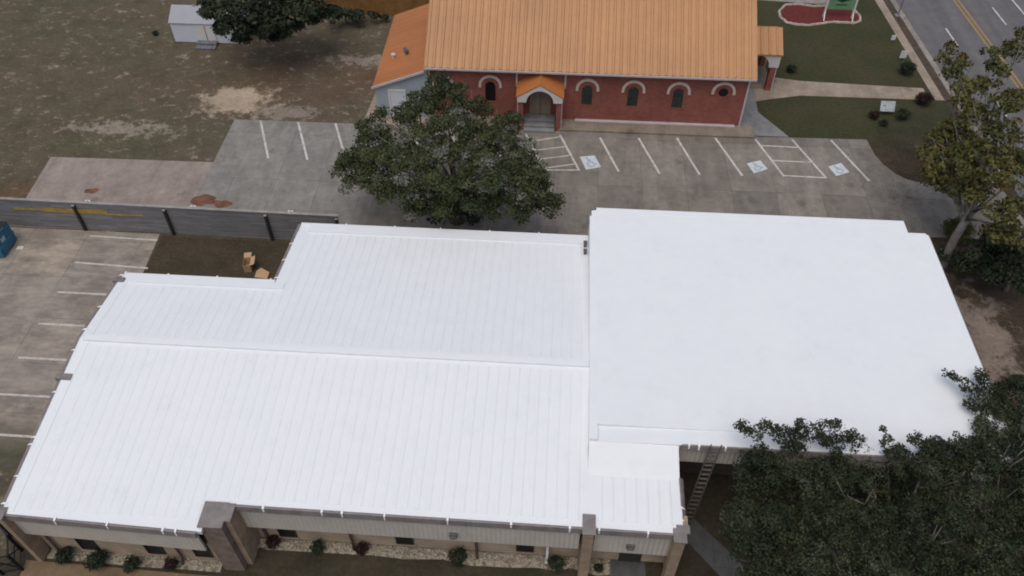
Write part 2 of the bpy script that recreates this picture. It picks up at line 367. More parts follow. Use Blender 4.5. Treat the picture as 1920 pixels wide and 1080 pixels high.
M['lamp'] = plain('grey_light_housing', (.12, .11, .10), .5, .2, 4); M['vent'] = plain('vent_dark', (.10, .09, .085), .6, .2, 4); M['step'] = plain('grey_step_boards', (.145, .15, .165), .85, .25, 4)
def stones():
    t = NT('river_stones', .9, .2)
    vo = t.n('ShaderNodeTexVoronoi'); t.t.links.new(t.co, vo.inputs['Vector']); vo.inputs['Scale'].default_value = 7
    sp = t.n('ShaderNodeSeparateColor'); t.t.links.new(vo.outputs['Color'], sp.inputs[0])
    col = t.mix(t.ramp(sp.outputs[0], .1, .9), (.140, .122, .088), (.36, .32, .25))
    col = t.mix(t.ramp(t.noise(1.0, 5), .5, .7, 0, .6), col, (.16, .165, .105))
    return t.out(col, vo.outputs['Distance'], -.8, .06)
M['stones'] = stones()
def leaf(name, dark, light, odd, oddf=.9, trans=.25):
    t = NT(name, .6, .25); a = t.n('ShaderNodeAttribute', attribute_name='tint'); f = a.outputs['Fac']
    col = t.mix(t.ramp(f, 0, oddf), dark, light); col = t.mix(t.ramp(f, oddf, oddf+.012), col, odd)
    col = t.mulv(col, t.ramp(t.noise(1.4, 4, .6), .3, .7, .72, 1.3))
    t.put(t.b.inputs['Base Color'], col)
    tr = t.n('ShaderNodeBsdfTranslucent'); t.put(tr.inputs[0], col); mx = t.n('ShaderNodeMixShader'); mx.inputs[0].default_value = trans
    t.t.links.new(t.b.outputs[0], mx.inputs[1]); t.t.links.new(tr.outputs[0], mx.inputs[2])
    t.t.links.new(mx.outputs[0], t.t.nodes['Material Output'].inputs[0]); return t.m
M['oak'] = leaf('oak_leaves', (.026, .036, .014), (.080, .092, .036), (.165, .170, .140), .90, .15)
M['oakdark'] = leaf('dark_oak_leaves', (.015, .023, .011), (.052, .064, .029), (.08, .09, .065), .92, .12)
M['autumn'] = leaf('yellowing_leaves', (.044, .054, .018), (.125, .112, .032), (.150, .098, .026), .955, .18)
M['deep'] = leaf('deep_green_leaves', (.016, .026, .013), (.036, .048, .023), (.06, .07, .04), .94, .12)
M['maroon'] = leaf('maroon_leaves', (.028, .013, .013), (.050, .022, .021), (.10, .05, .04), .92)

# ------------------------------------------------------------------ the setting
flat('ground', [(-400, -60), (400, -60), (400, 600), (-400, 600)], 0, M['ground'])
flat('lawn', [(14.4, 46.95), (21.3, 46.95), (22.6, 49), (24.8, 50.0), (26.9, 50.6), (26.45, 67), (26.3, 75), (13, 75), (13, 54.5), (12.7, 47.9)], .004, M['lawn'])
# asphalt road with its markings, kerb and sidewalk (all run slightly askew to the church)
rx = lambda x, y: x-.06*(y-67)
strip = lambda x0, x1, y0, y1: [(rx(x0, y0), y0), (rx(x1, y0), y0), (rx(x1, y1), y1), (rx(x0, y1), y1)]
road = flat('road', strip(28.05, 48, 0, 130), .008, M['road'])
for a, b in ((33.05, 33.22), (33.42, 33.59)): flat('centre_line', strip(a, b, 0, 130), .013, M['yellow'], road)
for y in range(-8, 14):
    flat('lane_dash', strip(30.72, 30.86, 59.8+9.5*y-9.5*4, 62.4+9.5*y-9.5*4), .013, M['stripe'], road); flat('lane_dash', strip(35.85, 35.99, 63.3+9.5*y-9.5*4, 66.1+9.5*y-9.5*4), .013, M['stripe'], road)
flat('edge_line', strip(38.05, 38.2, 0, 130), .013, M['stripe'], road)
k = MB()
for y0, y1 in ((43.5, 130), (-5, 36.2)): k.prism(strip(27.62, 28.05, y0, y1), -.05, .13)
k.build('kerb', M['kerb'])['kind'] = 'structure'
flat('sidewalk', strip(26.42, 27.1, 52.0, 130), .012, M['walk'])
flat('verge', strip(27.1, 27.62, 43.5, 130), .006, plain('brown_verge', (.075, .055, .038), .95, .35, 2))['kind'] = 'structure'
flat('path', [(14.3, 51.0), (15.2, 51.3), (17.6, 51.95), (26.9, 52.0), (26.85, 53.5), (17.95, 53.9), (14.3, 54.6)], .016, M['walk'])
flat('path', [(12.66, 46.86), (16.0, 46.86), (14.25, 49.7), (14.3, 51.0), (14.3, 54.6), (12.66, 54.6)], .010, M['greywalk'])
# church parking lot
arc = [(21.25, 46.9), (21.42, 45.2), (21.75, 44.2), (22.3, 43.3), (22.9, 42.75), (23.6, 42.5), (24.3, 42.5), (25.1, 42.7), (26.2, 43.1), (28.6, 43.6)]
lot = flat('parking_lot', [(-12.0, 46.45)]+[(x, y) for x, y in ((-2, 46.45), (14, 46.75))]+arc+[(29.3, 37.4), (19.5, 37.2), (19.5, 28.0), (-12.0, 28.0)], .010, M['lot'])
lot2 = flat('parking_lot', [(-22.83, 46.40), (-12.0, 46.45), (-12.0, 28.0), (-12.4, 28), (-12.4, 34.6), (-22.78, 34.6)], .010, M['lotleft'])
drv = flat('driveway', [(-33.9, 41.4), (-22.8, 41.55), (-22.78, 34.6), (-33.4, 34.6)], .010, M['drive'])
def stripe(p, q, wd, parent, mat='stripe', z=.016, name='parking_stripe'):
    p, q = Vector((*p, 0)), Vector((*q, 0)); n = (q-p).normalized(); n = Vector((-n.y, n.x, 0))*wd/2
    flat(name, [tuple((p+n)[:2]), tuple((p-n)[:2]), tuple((q-n)[:2]), tuple((q+n)[:2])], z, M[mat], parent)
for p, q, l in (((-20.95, 46.35), (-19.26, 42.2), lot2), ((-18.26, 46.35), (-16.59, 42.2), lot2), ((-15.6, 46.38), (-13.95, 42.2), lot2), ((-12.9, 46.4), (-11.3, 42.2), lot),
             ((-10.2, 46.2), (-8.6, 42.2), lot), ((-7.5, 46.2), (-5.9, 42.2), lot), ((-4.8, 46.2), (-3.3, 42.2), lot), ((-2.15, 46.0), (-.74, 42.15), lot), ((.21, 46.07), (1.58, 42.26), lot), ((2.97, 45.95), (4.18, 42.31), lot),
             ((5.62, 46.06), (6.86, 42.27), lot), ((8.26, 46.23), (9.47, 42.33), lot), ((10.9, 46.4), (12.25, 42.4), lot), ((13.63, 46.46), (14.96, 42.52), lot),
             ((16.15, 46.56), (17.68, 42.54), lot), ((18.8, 46.67), (20.42, 42.39), lot)): stripe(p, q, .15, l)
for p, q in (((-1.85, 45.15), (.25, 45.85)), ((-1.5, 44.2), (.55, 44.75)), ((-1.18, 43.25), (.88, 43.8)), ((-.85, 42.3), (1.22, 42.9)), ((-.78, 42.16), (1.6, 42.3)),
             ((13.9, 45.75), (16.43, 45.70)), ((14.4, 44.15), (17.05, 44.12)), ((14.96, 42.6), (17.66, 42.55))): stripe(p, q, .11, lot, z=.020)
for x, y, s_ in ((-1.3, 38.6, .4), (4, 38.2, .5)): pass
def symbol(c4):
    """painted square with the seated-figure wheelchair symbol; c4: corners back-left, back-right, front-right, front-left"""
    P = lambda u, v: tuple((Vector(c4[0])*(1-u)*v+Vector(c4[1])*u*v+Vector(c4[2])*u*(1-v)+Vector(c4[3])*(1-u)*(1-v)))
    o = flat('disabled_parking_symbol', [P(0, 0), P(1, 0), P(1, 1), P(0, 1)], .016, M['hcwhite'], lot)
    m = MB()
    def ln(pts, wd):
        for (a, b) in zip(pts, pts[1:]):
            d = Vector((b[0]-a[0], b[1]-a[1])).normalized(); n = Vector((-d.y, d.x))*wd/2
            q = [(a[0]+n.x, a[1]+n.y), (a[0]-n.x, a[1]-n.y), (b[0]-n.x, b[1]-n.y), (b[0]+n.x, b[1]+n.y)]
            m.sheet([P(*e) for e in q], .021)
    m.sheet([P(.42+.075*math.cos(i*.7854), .86+.075*math.sin(i*.7854)) for i in range(8)], .021)
    ln([(.42, .78), (.44, .5), (.62, .5), (.72, .28), (.80, .31)], .085); ln([(.43, .66), (.62, .66)], .07)
    ln([(.46+.21*math.cos(math.radians(a)), .33+.21*math.sin(math.radians(a))) for a in range(125, 361, 20)], .075)
    me = bpy.data.meshes.new('symbol_figure'); me.from_pydata(m.v, [], m.f); me.update(); link('symbol_figure', me, M['hcblue'], o)
symbol([(1.60, 43.72), (2.60, 43.92), (3.02, 42.72), (2.02, 42.38)])
symbol([(12.70, 43.72), (13.65, 44.12), (14.02, 43.22), (13.04, 42.72)])
symbol([(18.05, 43.75), (18.97, 44.18), (19.32, 43.24), (18.38, 42.78)])
def blob(name, c, rx_, ry_, seed, z, mat, parent, n=26, rough=.25):
    r = random.Random(seed); ph = [r.uniform(0, 6.28) for _ in range(5)]
    pts = []
    for i in range(n):
        a = 6.2832*i/n; k_ = 1+rough*sum(math.sin((j+2)*a+ph[j])/(j+1.5) for j in range(5))
        pts.append((c[0]+rx_*k_*math.cos(a), c[1]+ry_*k_*math.sin(a)))
    return flat(name, pts, z, mat, parent)
blob('clay_stain', (-29.7, 38.15), .42, .28, 1, .014, M['clay'], drv); blob('clay_stain', (-22.3, 37.75), .72, .52, 2, .014, M['clay'], drv)
blob('clay_stain', (-20.9, 37.45), .50, .42, 4, .014, M['clay'], lot2); flat('clay_stain', [(-22.1, 37.85), (-21.0, 37.72), (-20.8, 37.3), (-22.0, 37.4)], .0145, M['clay'], lot2)
stripe((-15.6, 36.35), (-13.2, 36.2), .14, lot2, z=.0155, name='clay_stain'); bpy.data.objects['clay_stain'].data.materials[0] = M['clay']
for o in lot2.children:
    if o.name.startswith('clay_stain'): o.data.materials[0] = M['clay']
# the yard beside the white-roofed building
yard = flat('parking_lot', [(-60, 34.52), (-23.85, 34.5), (-23.4, 27.2), (-21.9, 27.2), (-21.9, 18.2), (-60, 18.2)], .010, M['yard'])
for p, q in (((-28.05, 34.05), (-23.8, 33.95)), ((-28.0, 31.8), (-23.5, 31.6)), ((-27.95, 29.42), (-23, 29.4)), ((-27.95, 27.06), (-23, 27.05)), ((-27.9, 24.7), (-23, 24.7)), ((-27.8, 22.35), (-23, 22.35)), ((-27.8, 20.0), (-23, 20.0))):
    stripe(p, q, .13, yard, 'stripe2')
flat('path', [(-22.2, 13.9), (-13.7, 13.72), (-13.7, 11), (-22.0, 11)], .010, M['tan'])
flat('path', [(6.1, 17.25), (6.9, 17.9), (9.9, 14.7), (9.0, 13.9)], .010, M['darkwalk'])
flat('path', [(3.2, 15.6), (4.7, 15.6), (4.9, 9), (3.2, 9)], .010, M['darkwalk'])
bed = [(-12.1, 15.6), (-12.73, 15.3), (-11.87, 15.05), (-10.45, 15.07), (-8.55, 15.08), (-7.14, 15.10), (-5.72, 15.02), (-4.09, 15.12), (-2.90, 14.92), (-1.04, 14.95), (.11, 15.02), (.81, 14.92), (1.5, 15.1), (2.65, 14.83), (3.2, 14.9), (3.2, 15.6)]
flat('stone_bed', bed, .012, M['stones']); flat('stone_bed', [(-21.3, 14.5), (-21.4, 14.02), (-19.1, 13.98), (-17.2, 13.92), (-15.3, 13.93), (-13.6, 13.9), (-13.6, 14.5)], .014, M['stones'])
flat('walkway', [(-13.7, 46.5), (-9.1, 46.5), (-9.1, 47.52), (-12.9, 47.52), (-12.95, 51.5), (-13.4, 51.5)], .012, M['walk'])
k = MB(); k.box(.08, 46.5, -.05, 13.55, 47.76, .16); k.box(-9.1, 46.5, -.05, -2.6, 47.76, .16)
k.build('walkway', M['found'], bevel=.02)['kind'] = 'structure'
k = MB(); k.box(1.2, 47.50, .162, 12.3, 47.748, .22); k.build('base_flashing', M['paletrim'], None)['kind'] = 'structure'

# ------------------------------------------------------------------ the long building under a white roof
FX0, FX1, RY = -21.6, 1.95, 22.45
zr = lambda y: 4.90-.115*abs(y-RY)
FZ = lambda x, y: zr(y)
bld = empty('commercial_building', (-6, 24, 0), 'long tan single-storey building with a bright white coated low gable and flat roof', 'building')
# walls
wl = MB()
wl.prism([(-21.3, 14.47), (-12.3, 14.47), (-12.3, 15.62), (5.5, 15.62), (5.5, 20.2), (19.3, 20.2), (19.3, 32.2), (18.5, 32.2), (18.5, 32.9), (2.2, 32.9), (2.2, 31.8), (-13.5, 31.8), (-13.5, 26.95), (-21.3, 26.95)], -.05, 3.55)
wl.build('wall', M['block'], bld)
# main gabled roof: slab with a low rib every half metre
rf = MB()
def slab(poly, top=FZ, th=.22): rf.prism(poly, lambda x, y: top(x, y)-th, top)
slab([(FX0, 14.12), (-13.3, 13.88), (-13.3, RY), (FX0, RY)]); slab([(-13.3, 15.08), (FX1, 15.02), (FX1, RY), (-13.3, RY)])
slab([(FX0, RY), (-13.75, RY), (-13.75, 27.1), (FX0, 27.1)]); slab([(-13.75, RY), (FX1, RY), (FX1, 31.95), (-13.75, 31.95)])
slab([(FX1+.002, 15.02), (5.72, 14.98), (5.69, 17.2), (FX1+.002, 17.2)], lambda x, y: zr(y)+.01)
LZ = lambda x, y: zr(y)+.01
slab([(FX1+.002, 17.2), (5.69, 17.2), (5.66, 18.498), (FX1+.002, 18.498)], lambda x, y: zr(y)+.01+(4.845-zr(18.5)-.01)*(y-17.2)/1.3)
def rib(x, y0, y1, top=FZ, mb=rf, w0=.12, w1=.05, h=.026):
    a = [(x-w0, y0), (x-w1, y0), (x+w1, y0), (x+w0, y0)]; hs = [0, h, h, 0]
    vs = [(px, y0, top(px, y0)-.002+hh) for (px, _), hh in zip(a, hs)]+[(px, y1, top(px, y1)-.002+hh) for (px, _), hh in zip(a, hs)]
    mb.add(vs, [(0, 1, 5, 4), (1, 2, 6, 5), (2, 3, 7, 6), (3, 2, 1, 0), (4, 5, 6, 7)])
x = FX0+1.05
while x < FX1-.1:
    y0 = 14.35 if x < -13.5 else 15.3
    rib(x, y0, RY-.35); rib(x, RY+.35, 26.25 if x < -13.75+.2 else 31.1); x += .46
for i in range(7): rib(2.45+.46*i, 15.3, 17.15, LZ)
rf.build('roof', M['white'], bld)
t_ = MB()      # ridge cap, eave curbs and rake flashing
t_.prism([(FX0+.25, RY-.17), (FX1-.02, RY-.17), (FX1-.02, RY+.15), (FX0+.25, RY+.15)], lambda x, y: zr(y)-.02, lambda x, y: 4.90+.10-.05*abs(y-RY))
t_.build('ridge_cap', M['whitetrim'], bld)
t_ = MB()
t_.prism([(-13.2, 31.20), (FX1-.02, 31.20), (FX1-.02, 31.97), (-13.72, 31.97), (-13.72, 31.9), (-13.2, 31.9)], lambda x, y: zr(y)-.05, lambda x, y: zr(y)+.075)
t_.prism([(FX0+.5, 26.45), (-13.2, 26.45), (-13.2, 26.9), (-13.75, 26.9), (-13.75, 27.12), (FX0+.1, 27.12)], lambda x, y: zr(y)-.05, lambda x, y: zr(y)+.075)
t_.build('eave_curb', M['whitetrim'], bld)
for poly in ([(FX0, 14.2), (FX0+.5, 14.2), (FX0+.5, RY), (FX0, RY)], [(FX0, RY), (FX0+.5, RY), (FX0+.5, 26.44), (FX0, 26.44)], [(-13.75, 27.2), (-13.25, 27.2), (-13.25, 31.19), (-13.75, 31.19)]):
    t_ = MB(); t_.prism(poly, lambda x, y: zr(y)-.02, lambda x, y: zr(y)+.02); t_.build('rake_flashing', M['whitetrim'], bld)
# flat roof block at the right end
ff = MB()
ff.prism([(FX1+.35, 19.25), (19.45, 19.25), (19.45, 31.95), (18.45, 31.95), (18.45, 32.78), (2.2, 32.78), (2.2, 32.45), (FX1+.35, 32.45)], 4.6, lambda x, y: 5.0+.012*(y-19.25) if y < 26 else 5.0+.012*(32.8-y))
ff.add([(2.3, 18.5, 4.85), (9.5, 18.5, 4.97), (9.5, 19.25, 4.999), (2.3, 19.25, 4.85)], [(0, 1, 2, 3)])
ff.prism([(9.5, 18.5), (19.35, 18.5), (19.35, 19.25), (9.5, 19.25)], 4.6, lambda x, y: 4.97+.029*(y-18.5)/.75)
ff.build('flat_roof', M['white'], bld)
t_ = MB()      # raised white edges of the flat roof
t_.box(FX1, 18.502, 3.8, 2.3, 32.3, 5.0); t_.box(2.05, 32.3, 3.8, 2.3, 32.74, 5.0)
t_.prism([(2.3, 32.62), (18.45, 32.62), (18.45, 32.95), (2.3, 32.95)], 4.3, 5.02); t_.prism([(18.25, 31.95), (18.45, 31.95), (18.45, 32.62), (18.25, 32.62)], 4.3, 5.017)
t_.prism([(18.45, 31.80), (19.35, 31.80), (19.35, 32.05), (18.45, 32.05)], 4.3, 5.018); t_.prism([(19.22, 18.5), (19.46, 18.5), (19.46, 31.8), (19.22, 31.8)], 4.3, 5.016)
t_.build('roof_curb', M['whitetrim'], bld)
t_ = MB(); t_.prism([(2.301, 18.50), (5.72, 18.50), (5.72, 18.53), (2.301, 18.53)], 4.3, lambda x, y: 4.849+.12*(x-2.3)/7.2-.004); t_.build('roof_apron', M['whitetrim'], bld)
for y in (31.05, 30.45):
    m = MB(); m.box(1.70, y-.07, zr(31.2)-.05, 1.84, y+.07, 4.24); m.box(1.67, y-.10, 4.24, 1.87, y+.10, 4.27); m.build('roof_vent', M['lamp'], bld)
# brown metal edge cap along eaves and rakes
def cap_run(name, p, q, zp, zq, out, w0=.07, h=.32):
    """an edge cap from p to q, its outer face h tall, leaning out by w0"""
    p, q = Vector((*p, 0)), Vector((*q, 0)); n = Vector((*out, 0)).normalized()
    vs = []
    for c, z in ((p, zp), (q, zq)):
        vs += [c-n*.02+Vector((0, 0, z+.03)), c+n*.04+Vector((0, 0, z+.02)), c+n*w0+Vector((0, 0, z-h)), c-n*.02+Vector((0, 0, z-h))]
    m = MB(); m.add(vs, [(0, 1, 5, 4), (1, 2, 6, 5), (2, 3, 7, 6), (3, 0, 4, 7), (3, 2, 1, 0), (4, 5, 6, 7)])
    return m.build(name, M['cap'], bld)
def drips(p, q, zp, zq, out, ts, w0=.07, h=.30, wd=.09):
    p, q = Vector((*p, 0)), Vector((*q, 0)); n = Vector((*out, 0)).normalized(); d = (q-p).normalized(); L = (q-p).length
    for i, t in enumerate(ts):
        c = p+d*L*t; z = zp+(zq-zp)*t; r = random.Random(int(t*1e4)); s_ = r.uniform(.7, 1.0)*wd; hh = h*r.uniform(.75, 1.0)
        sk = n*.012; k0 = (n*(w0-.04)).length*hh/h
        top = c-n*.10+Vector((0, 0, z+.045)); ed = c+n*.045+sk+Vector((0, 0, z+.034)); bt = c+n*(.04+k0)+sk+Vector((0, 0, z-hh+.02))
        m = MB(); m.add([top-d*s_*.6, top+d*s_*.6, ed+d*s_*.5, ed-d*s_*.5, bt+d*s_*.3, bt-d*s_*.35], [(0, 1, 2, 3), (3, 2, 4, 5)])
        m.add([v-n*.008 for v in (ed-d*s_*.5, ed+d*s_*.5, bt+d*s_*.3, bt-d*s_*.35)], [(0, 1, 2, 3)])
        m.build('paint_drip', M['drip'], bld)
fl = ((-21.55, 14.06), (-13.5, 13.80)); fm = ((-12.35, 15.00), (1.75, 14.95)); fr = ((2.35, 14.95), (5.55, 14.93))
zl, zm = zr(14.1), zr(15.05)
for (p, q), z in ((fl, zl), (fm, zm), (fr, zm)): cap_run('roof_edge_cap', p, q, z, z, (0, -1))
drips(*fl, zl, zl, (0, -1), (.01, .28, .55, .835, .90)); drips(*fm, zm, zm, (0, -1), (.005, .09, .26, .318, .44, .62, .80, .965)); drips(*fr, zm, zm, (0, -1), (.02, .62))
lr = ((FX0, 14.1), (FX0, RY)); lb = ((FX0, RY), (FX0, 27.1))
cap_run('roof_edge_cap', *lr, zr(14.1), zr(RY), (-1, 0), .17, .05); cap_run('roof_edge_cap', *lb, zr(RY), zr(27.1), (-1, 0), .17, .05)
drips(*lr, zr(14.1), zr(RY), (-1, 0), (.05, .19, .36, .40, .66, .92), .17, .05); drips(*lb, zr(RY), zr(27.1), (-1, 0), (.12, .46, .97), .17, .05)
e1 = ((FX0, 27.12), (-13.75, 27.12)); e2 = ((-13.75, 27.2), (-13.75, 31.95)); e3 = ((-13.75, 31.97), (FX1, 31.97))
cap_run('roof_edge_cap', *e1, zr(27.1)+.02, zr(27.1)+.02, (0, 1), .13, .10); cap_run('roof_edge_cap', *e2, zr(27.2), zr(31.95), (-1, 0), .17, .05); cap_run('roof_edge_cap', *e3, zr(31.95)+.02, zr(31.95)+.02, (0, 1), .12, .10)
drips(*e1, zr(27.1)+.06, zr(27.1)+.06, (0, 1), (.02, .30, .62, .97), .13, .09); drips(*e2, zr(27.2), zr(31.95), (-1, 0), (.03, .33, .62), .17, .05); drips(*e3, zr(31.95)+.06, zr(31.95)+.06, (0, 1), (.16, .33, .49, .66, .83), .12, .09)
cap_run('roof_edge_cap', (5.70, 15.5), (5.68, 17.3), zm+.02, zr(17.3)+.02, (1, 0), .18, .14); drips((5.70, 15.5), (5.68, 17.3), zm+.02, zr(17.3)+.02, (1, 0), (.02, .30), .18, .13)
cap_run('roof_edge_cap', (5.8, 18.48), (19.4, 18.48), 4.96, 4.96, (0, -1), .1, .26); drips((5.8, 18.48), (19.4, 18.48), 4.96, 4.96, (0, -1), (.02, .05, .13), .1, .2)
cap_run('roof_edge_cap', (2.2, 32.96), (18.45, 32.96), 4.97, 4.97, (0, 1), .09, .12); cap_run('roof_edge_cap', (1.94, 31.9), (1.94, 32.5), 4.96, 4.96, (-1, 0), .16, .14); cap_run('roof_edge_cap', (19.47, 18.6), (19.47, 31.8), 4.97, 4.97, (1, 0), .06, .10)
# beige ribbed fascia band under the cap, soffit behind it
def fascia(p, q, z0, z1, th=.10):
    m = MB(); m.prism([p, q, (q[0], q[1]+th), (p[0], p[1]+th)], z0, z1); m.build('fascia_panel', M['panel'], bld)
fascia((-21.45, 14.14), (-13.6, 13.90), 2.12, zl-.25); fascia((-12.24, 15.06), (1.7, 15.01), 2.10, zm-.25); fascia((2.3, 15.01), (5.35, 14.99), 2.02, zm-.25); fascia((5.75, 18.56), (19.35, 18.56), 3.55, 4.72)
m = MB(); m.prism([(-21.4, 14.27), (-13.6, 14.03), (-13.6, 14.46), (-21.4, 14.46)], 2.3, 2.36); m.prism([(-12.2, 15.19), (5.3, 15.13), (5.3, 15.61), (-12.2, 15.61)], 2.3, 2.36); m.prism([(5.75, 18.67), (19.3, 18.67), (19.3, 20.19), (5.75, 20.19)], 3.56, 3.62)
m.build('soffit', M['soffit'], bld)
m = MB(); m.box(5.76, 20.14, -.05, 19.32, 20.198, 3.55); m.build('porch_wall', M['darkbrown'], bld)  # dark sheet added over the tan wall; its brown paints the recess shade
# piers standing through the fascia, each with its metal cap
def pier(x0, x1, y0, y1, z, mat='pier', capback=1.0, capz=None, taper=0):
    m = MB(); m.prism([(x0, y0), (x1, y0), (x1, y1), (x0, y1)], -.05, z); o = m.build('pier', M[mat], bld)
    c = MB(); c.prism([(x0-.05, y0-.05), (x1+.05, y0-.05), (x1+.05, y0+capback), (x0-.05, y0+capback)], z+.0, lambda x, y: max(z+.06, (zr(y)+.07) if capback > .4 else z+.06)); c.build('pier_cap', M['cap'], o)
pier(-13.42, -12.52, 14.05, 15.08, 4.02, 'pierdark', 1.05); pier(-12.50, -12.26, 14.35, 15.6, 4.03, 'pier', .72)
pier(1.80, 2.22, 14.72, 15.6, 4.06, 'pier', .80); pier(5.36, 5.78, 14.62, 15.0, 4.06, 'pier', .55); pier(5.50, 5.92, 15.02, 15.75, 4.07, 'pier', .3)
pier(-21.62, -21.42, 13.85, 14.46, 3.96, 'pier', .5)
for y, wd in ((20.35, .7), (26.55, .55)):
    m = MB(); m.box(FX0-.22, y-.14, -.05, FX0-.06, y+.14, zr(y)-.02); o = m.build('pier', M['pierdark'], bld)
    m = MB(); m.box(FX0-.24, y-.13, zr(y)-.02, FX0-.25+wd, y+.17, zr(y)+.10); m.build('pier_cap', M['cap'], o)
# windows, doors, pipes, lights on the front
def window(xc, y, z0=.28, z1=1.7, wd=.78):
    m = MB()
    for a, b, c, d in ((xc-wd/2, z0, xc+wd/2, z0+.06), (xc-wd/2, z1-.06, xc+wd/2, z1), (xc-wd/2, z0+.06, xc-wd/2+.05, z1-.06), (xc+wd/2-.05, z0+.06, xc+wd/2, z1-.06)): m.box(a, y-.06, b, c, y+.02, d)
    f = m.build('window', M['frame'], bld); m = MB(); m.box(xc-wd/2+.05, y-.025, z0+.06, xc+wd/2-.05, y+.01, z1-.06); m.build('pane', M['glass'], f)
    m = MB(); m.box(xc-wd/2-.05, y-.10, z0-.06, xc+wd/2+.05, y+.02, z0-.002); m.build('sill', M['pier'], f)
for xc in (-10.95, -5.77, -.52): window(xc, 15.62)
for xc in (-19.4, -16.45, -14.35): window(xc, 14.47)
m = MB(); m.box(3.55, 15.56, .02, 4.5, 15.64, 2.05); m.build('door', M['frame'], bld)
def pipe(pts, r, mat): m = MB(); m.tube(pts, r, 8); m.build('downspout', M[mat], bld, smooth=True)
pipe([(-8.1, 15.50, 2.25), (-8.1, 15.50, .25), (-8.02, 15.25, .08)], .06, 'pipe'); pipe([(-2.62, 15.50, 2.25), (-2.62, 15.50, .2), (-2.58, 15.2, .07)], .06, 'pipe'); pipe([(.45, 15.40, 2.2), (.45, 15.40, .12), (.42, 15.2, .06)], .065, 'whitepipe')
pipe([(-15.35, 14.36, 2.3), (-15.35, 14.36, .2), (-15.3, 14.1, .07)], .055, 'pipe'); pipe([(-20.9, 14.36, 2.3), (-20.9, 14.36, .2), (-20.85, 14.12, .07)], .055, 'pipe'); pipe([(-11.9, 15.5, 2.25), (-11.9, 15.5, .2), (-11.8, 15.25, .07)], .06, 'pipe')
for x in (-3.45, 3.78):
    m = MB(); m.box(x-.17, 14.90, 2.60, x+.17, 15.04, 2.86); m.box(x-.13, 14.80, 2.66, x+.13, 14.90, 2.80); o = m.build('wall_light', M['lamp'], bld, bevel=.02)

# ------------------------------------------------------------------ church
ch = empty('church', (2, 54, 0), 'red brick church with an orange ribbed metal roof and cream arched window hoods', 'church')
CX0, CX1, CY, EZ = -9.0, 12.66, 47.75, 4.21
cz = lambda x, y: EZ+.6*(y-47.28) if y < 54.3 else EZ+.6*(54.3-47.28)-.6*(y-54.3)
m = MB(); m.box(CX0, CY, -.05, CX1, 60.8, 4.05)
m.sideprism([(CY+.02, 4.052), (60.78, 4.052), (54.3, 8.1)], CX0+.02, CX1-.02); m.build('wall', M['brick'], ch)
rf = MB()
for y0, y1 in ((47.28, 54.3), (54.3, 61.3)): rf.prism([(CX0-.12, y0), (CX1+.32, y0), (CX1+.32, y1), (CX0-.12, y1)], lambda x, y: cz(x, y)-.14, cz)
x = CX0+.02
while x < CX1+.3:
    for y0, y1 in ((47.27, 54.2), (54.4, 61.3)): rib(x, y0, y1, cz, rf, .12, .05, .06)
    x += .50
rf.build('roof', M['orange'], ch)
m = MB(); m.box(CX0-.1, 47.20, EZ-.15, CX1+.3, 47.275, EZ-.03); m.box(CX0-.1, 47.275, EZ-.20, CX1+.3, 47.74, EZ-.15); m.build('gutter', M['paletrim'], ch)
for xd, z0 in ((-2.9, 2.7), (.40, 2.7), (CX1-.02, .15), (CX0+.12, .15)):
    m = MB(); m.box(xd-.06, CY-.10, z0, xd+.06, CY-.003, EZ-.25); m.build('downspout', M['paletrim'], ch)
def arch_pts(xc, zc, r, a0=0, a1=180, n=14): return [(xc+r*math.cos(math.radians(a0+(a1-a0)*i/n)), zc+r*math.sin(math.radians(a0+(a1-a0)*i/n))) for i in range(n+1)]
def hood(xc, zc, parent, r0=.62, r1=.80):
    o = arch_pts(xc, zc, r1); i_ = arch_pts(xc, zc, r0); m = MB()
    for k in range(len(o)-1): m.wallprism([o[k], o[k+1], i_[k+1], i_[k]], CY-.09, CY+.01)
    m.box(xc-r1, CY-.09, zc-.16, xc-r0, CY+.01, zc-.001); m.box(xc+r0, CY-.09, zc-.16, xc+r1, CY+.01, zc-.001)
    return m.build('arch_hood', M['creamtrim'], parent)
def chwin(xc, dark=False):
    prof = [(xc-.36, 1.45), (xc+.36, 1.45)]+arch_pts(xc, 2.62, .36); m = MB()
    pr2 = [(xc-.44, 1.38), (xc+.44, 1.38)]+arch_pts(xc, 2.62, .44)
    n = len(prof)
    for k in range(n):
        a, b, c, d = pr2[k], pr2[(k+1) % n], prof[(k+1) % n], prof[k]; m.wallprism([a, b, c, d], CY-.025, CY+.01)
    f = m.build('window', M['brick'] if not dark else M['brick'], ch)
    m = MB(); m.wallprism(prof, CY-.008, CY+.01); p = m.build('pane', M['darkglass'] if dark else M['stained'], f)
    if not dark:
        m = MB(); m.box(xc-.015, CY-.02, 1.45, xc+.015, CY-.009, 2.97)
        for z in (1.8, 2.2, 2.6): m.box(xc-.35, CY-.019, z, xc+.35, CY-.0095, z+.025)
        m.build('muntin', M['frame'], f)
    hood(xc, 2.70, f)
for xc in (-8.0, -4.72): chwin(xc, True)
for xc in (1.93, 5.05, 8.10): chwin(xc)
m = MB(); o_ = arch_pts(11.08, 2.80, .40, 0, 360, 20); i_ = arch_pts(11.08, 2.80, .33, 0, 360, 20)
for k in range(20): m.wallprism([o_[k], o_[k+1], i_[k+1], i_[k]], CY-.03, CY+.01)
rw = m.build('round_window', M['brick'], ch); m = MB(); m.wallprism(i_[:-1], CY-.008, CY+.01); m.build('pane', M['darkglass'], rw); hood(11.08, 2.82, rw)
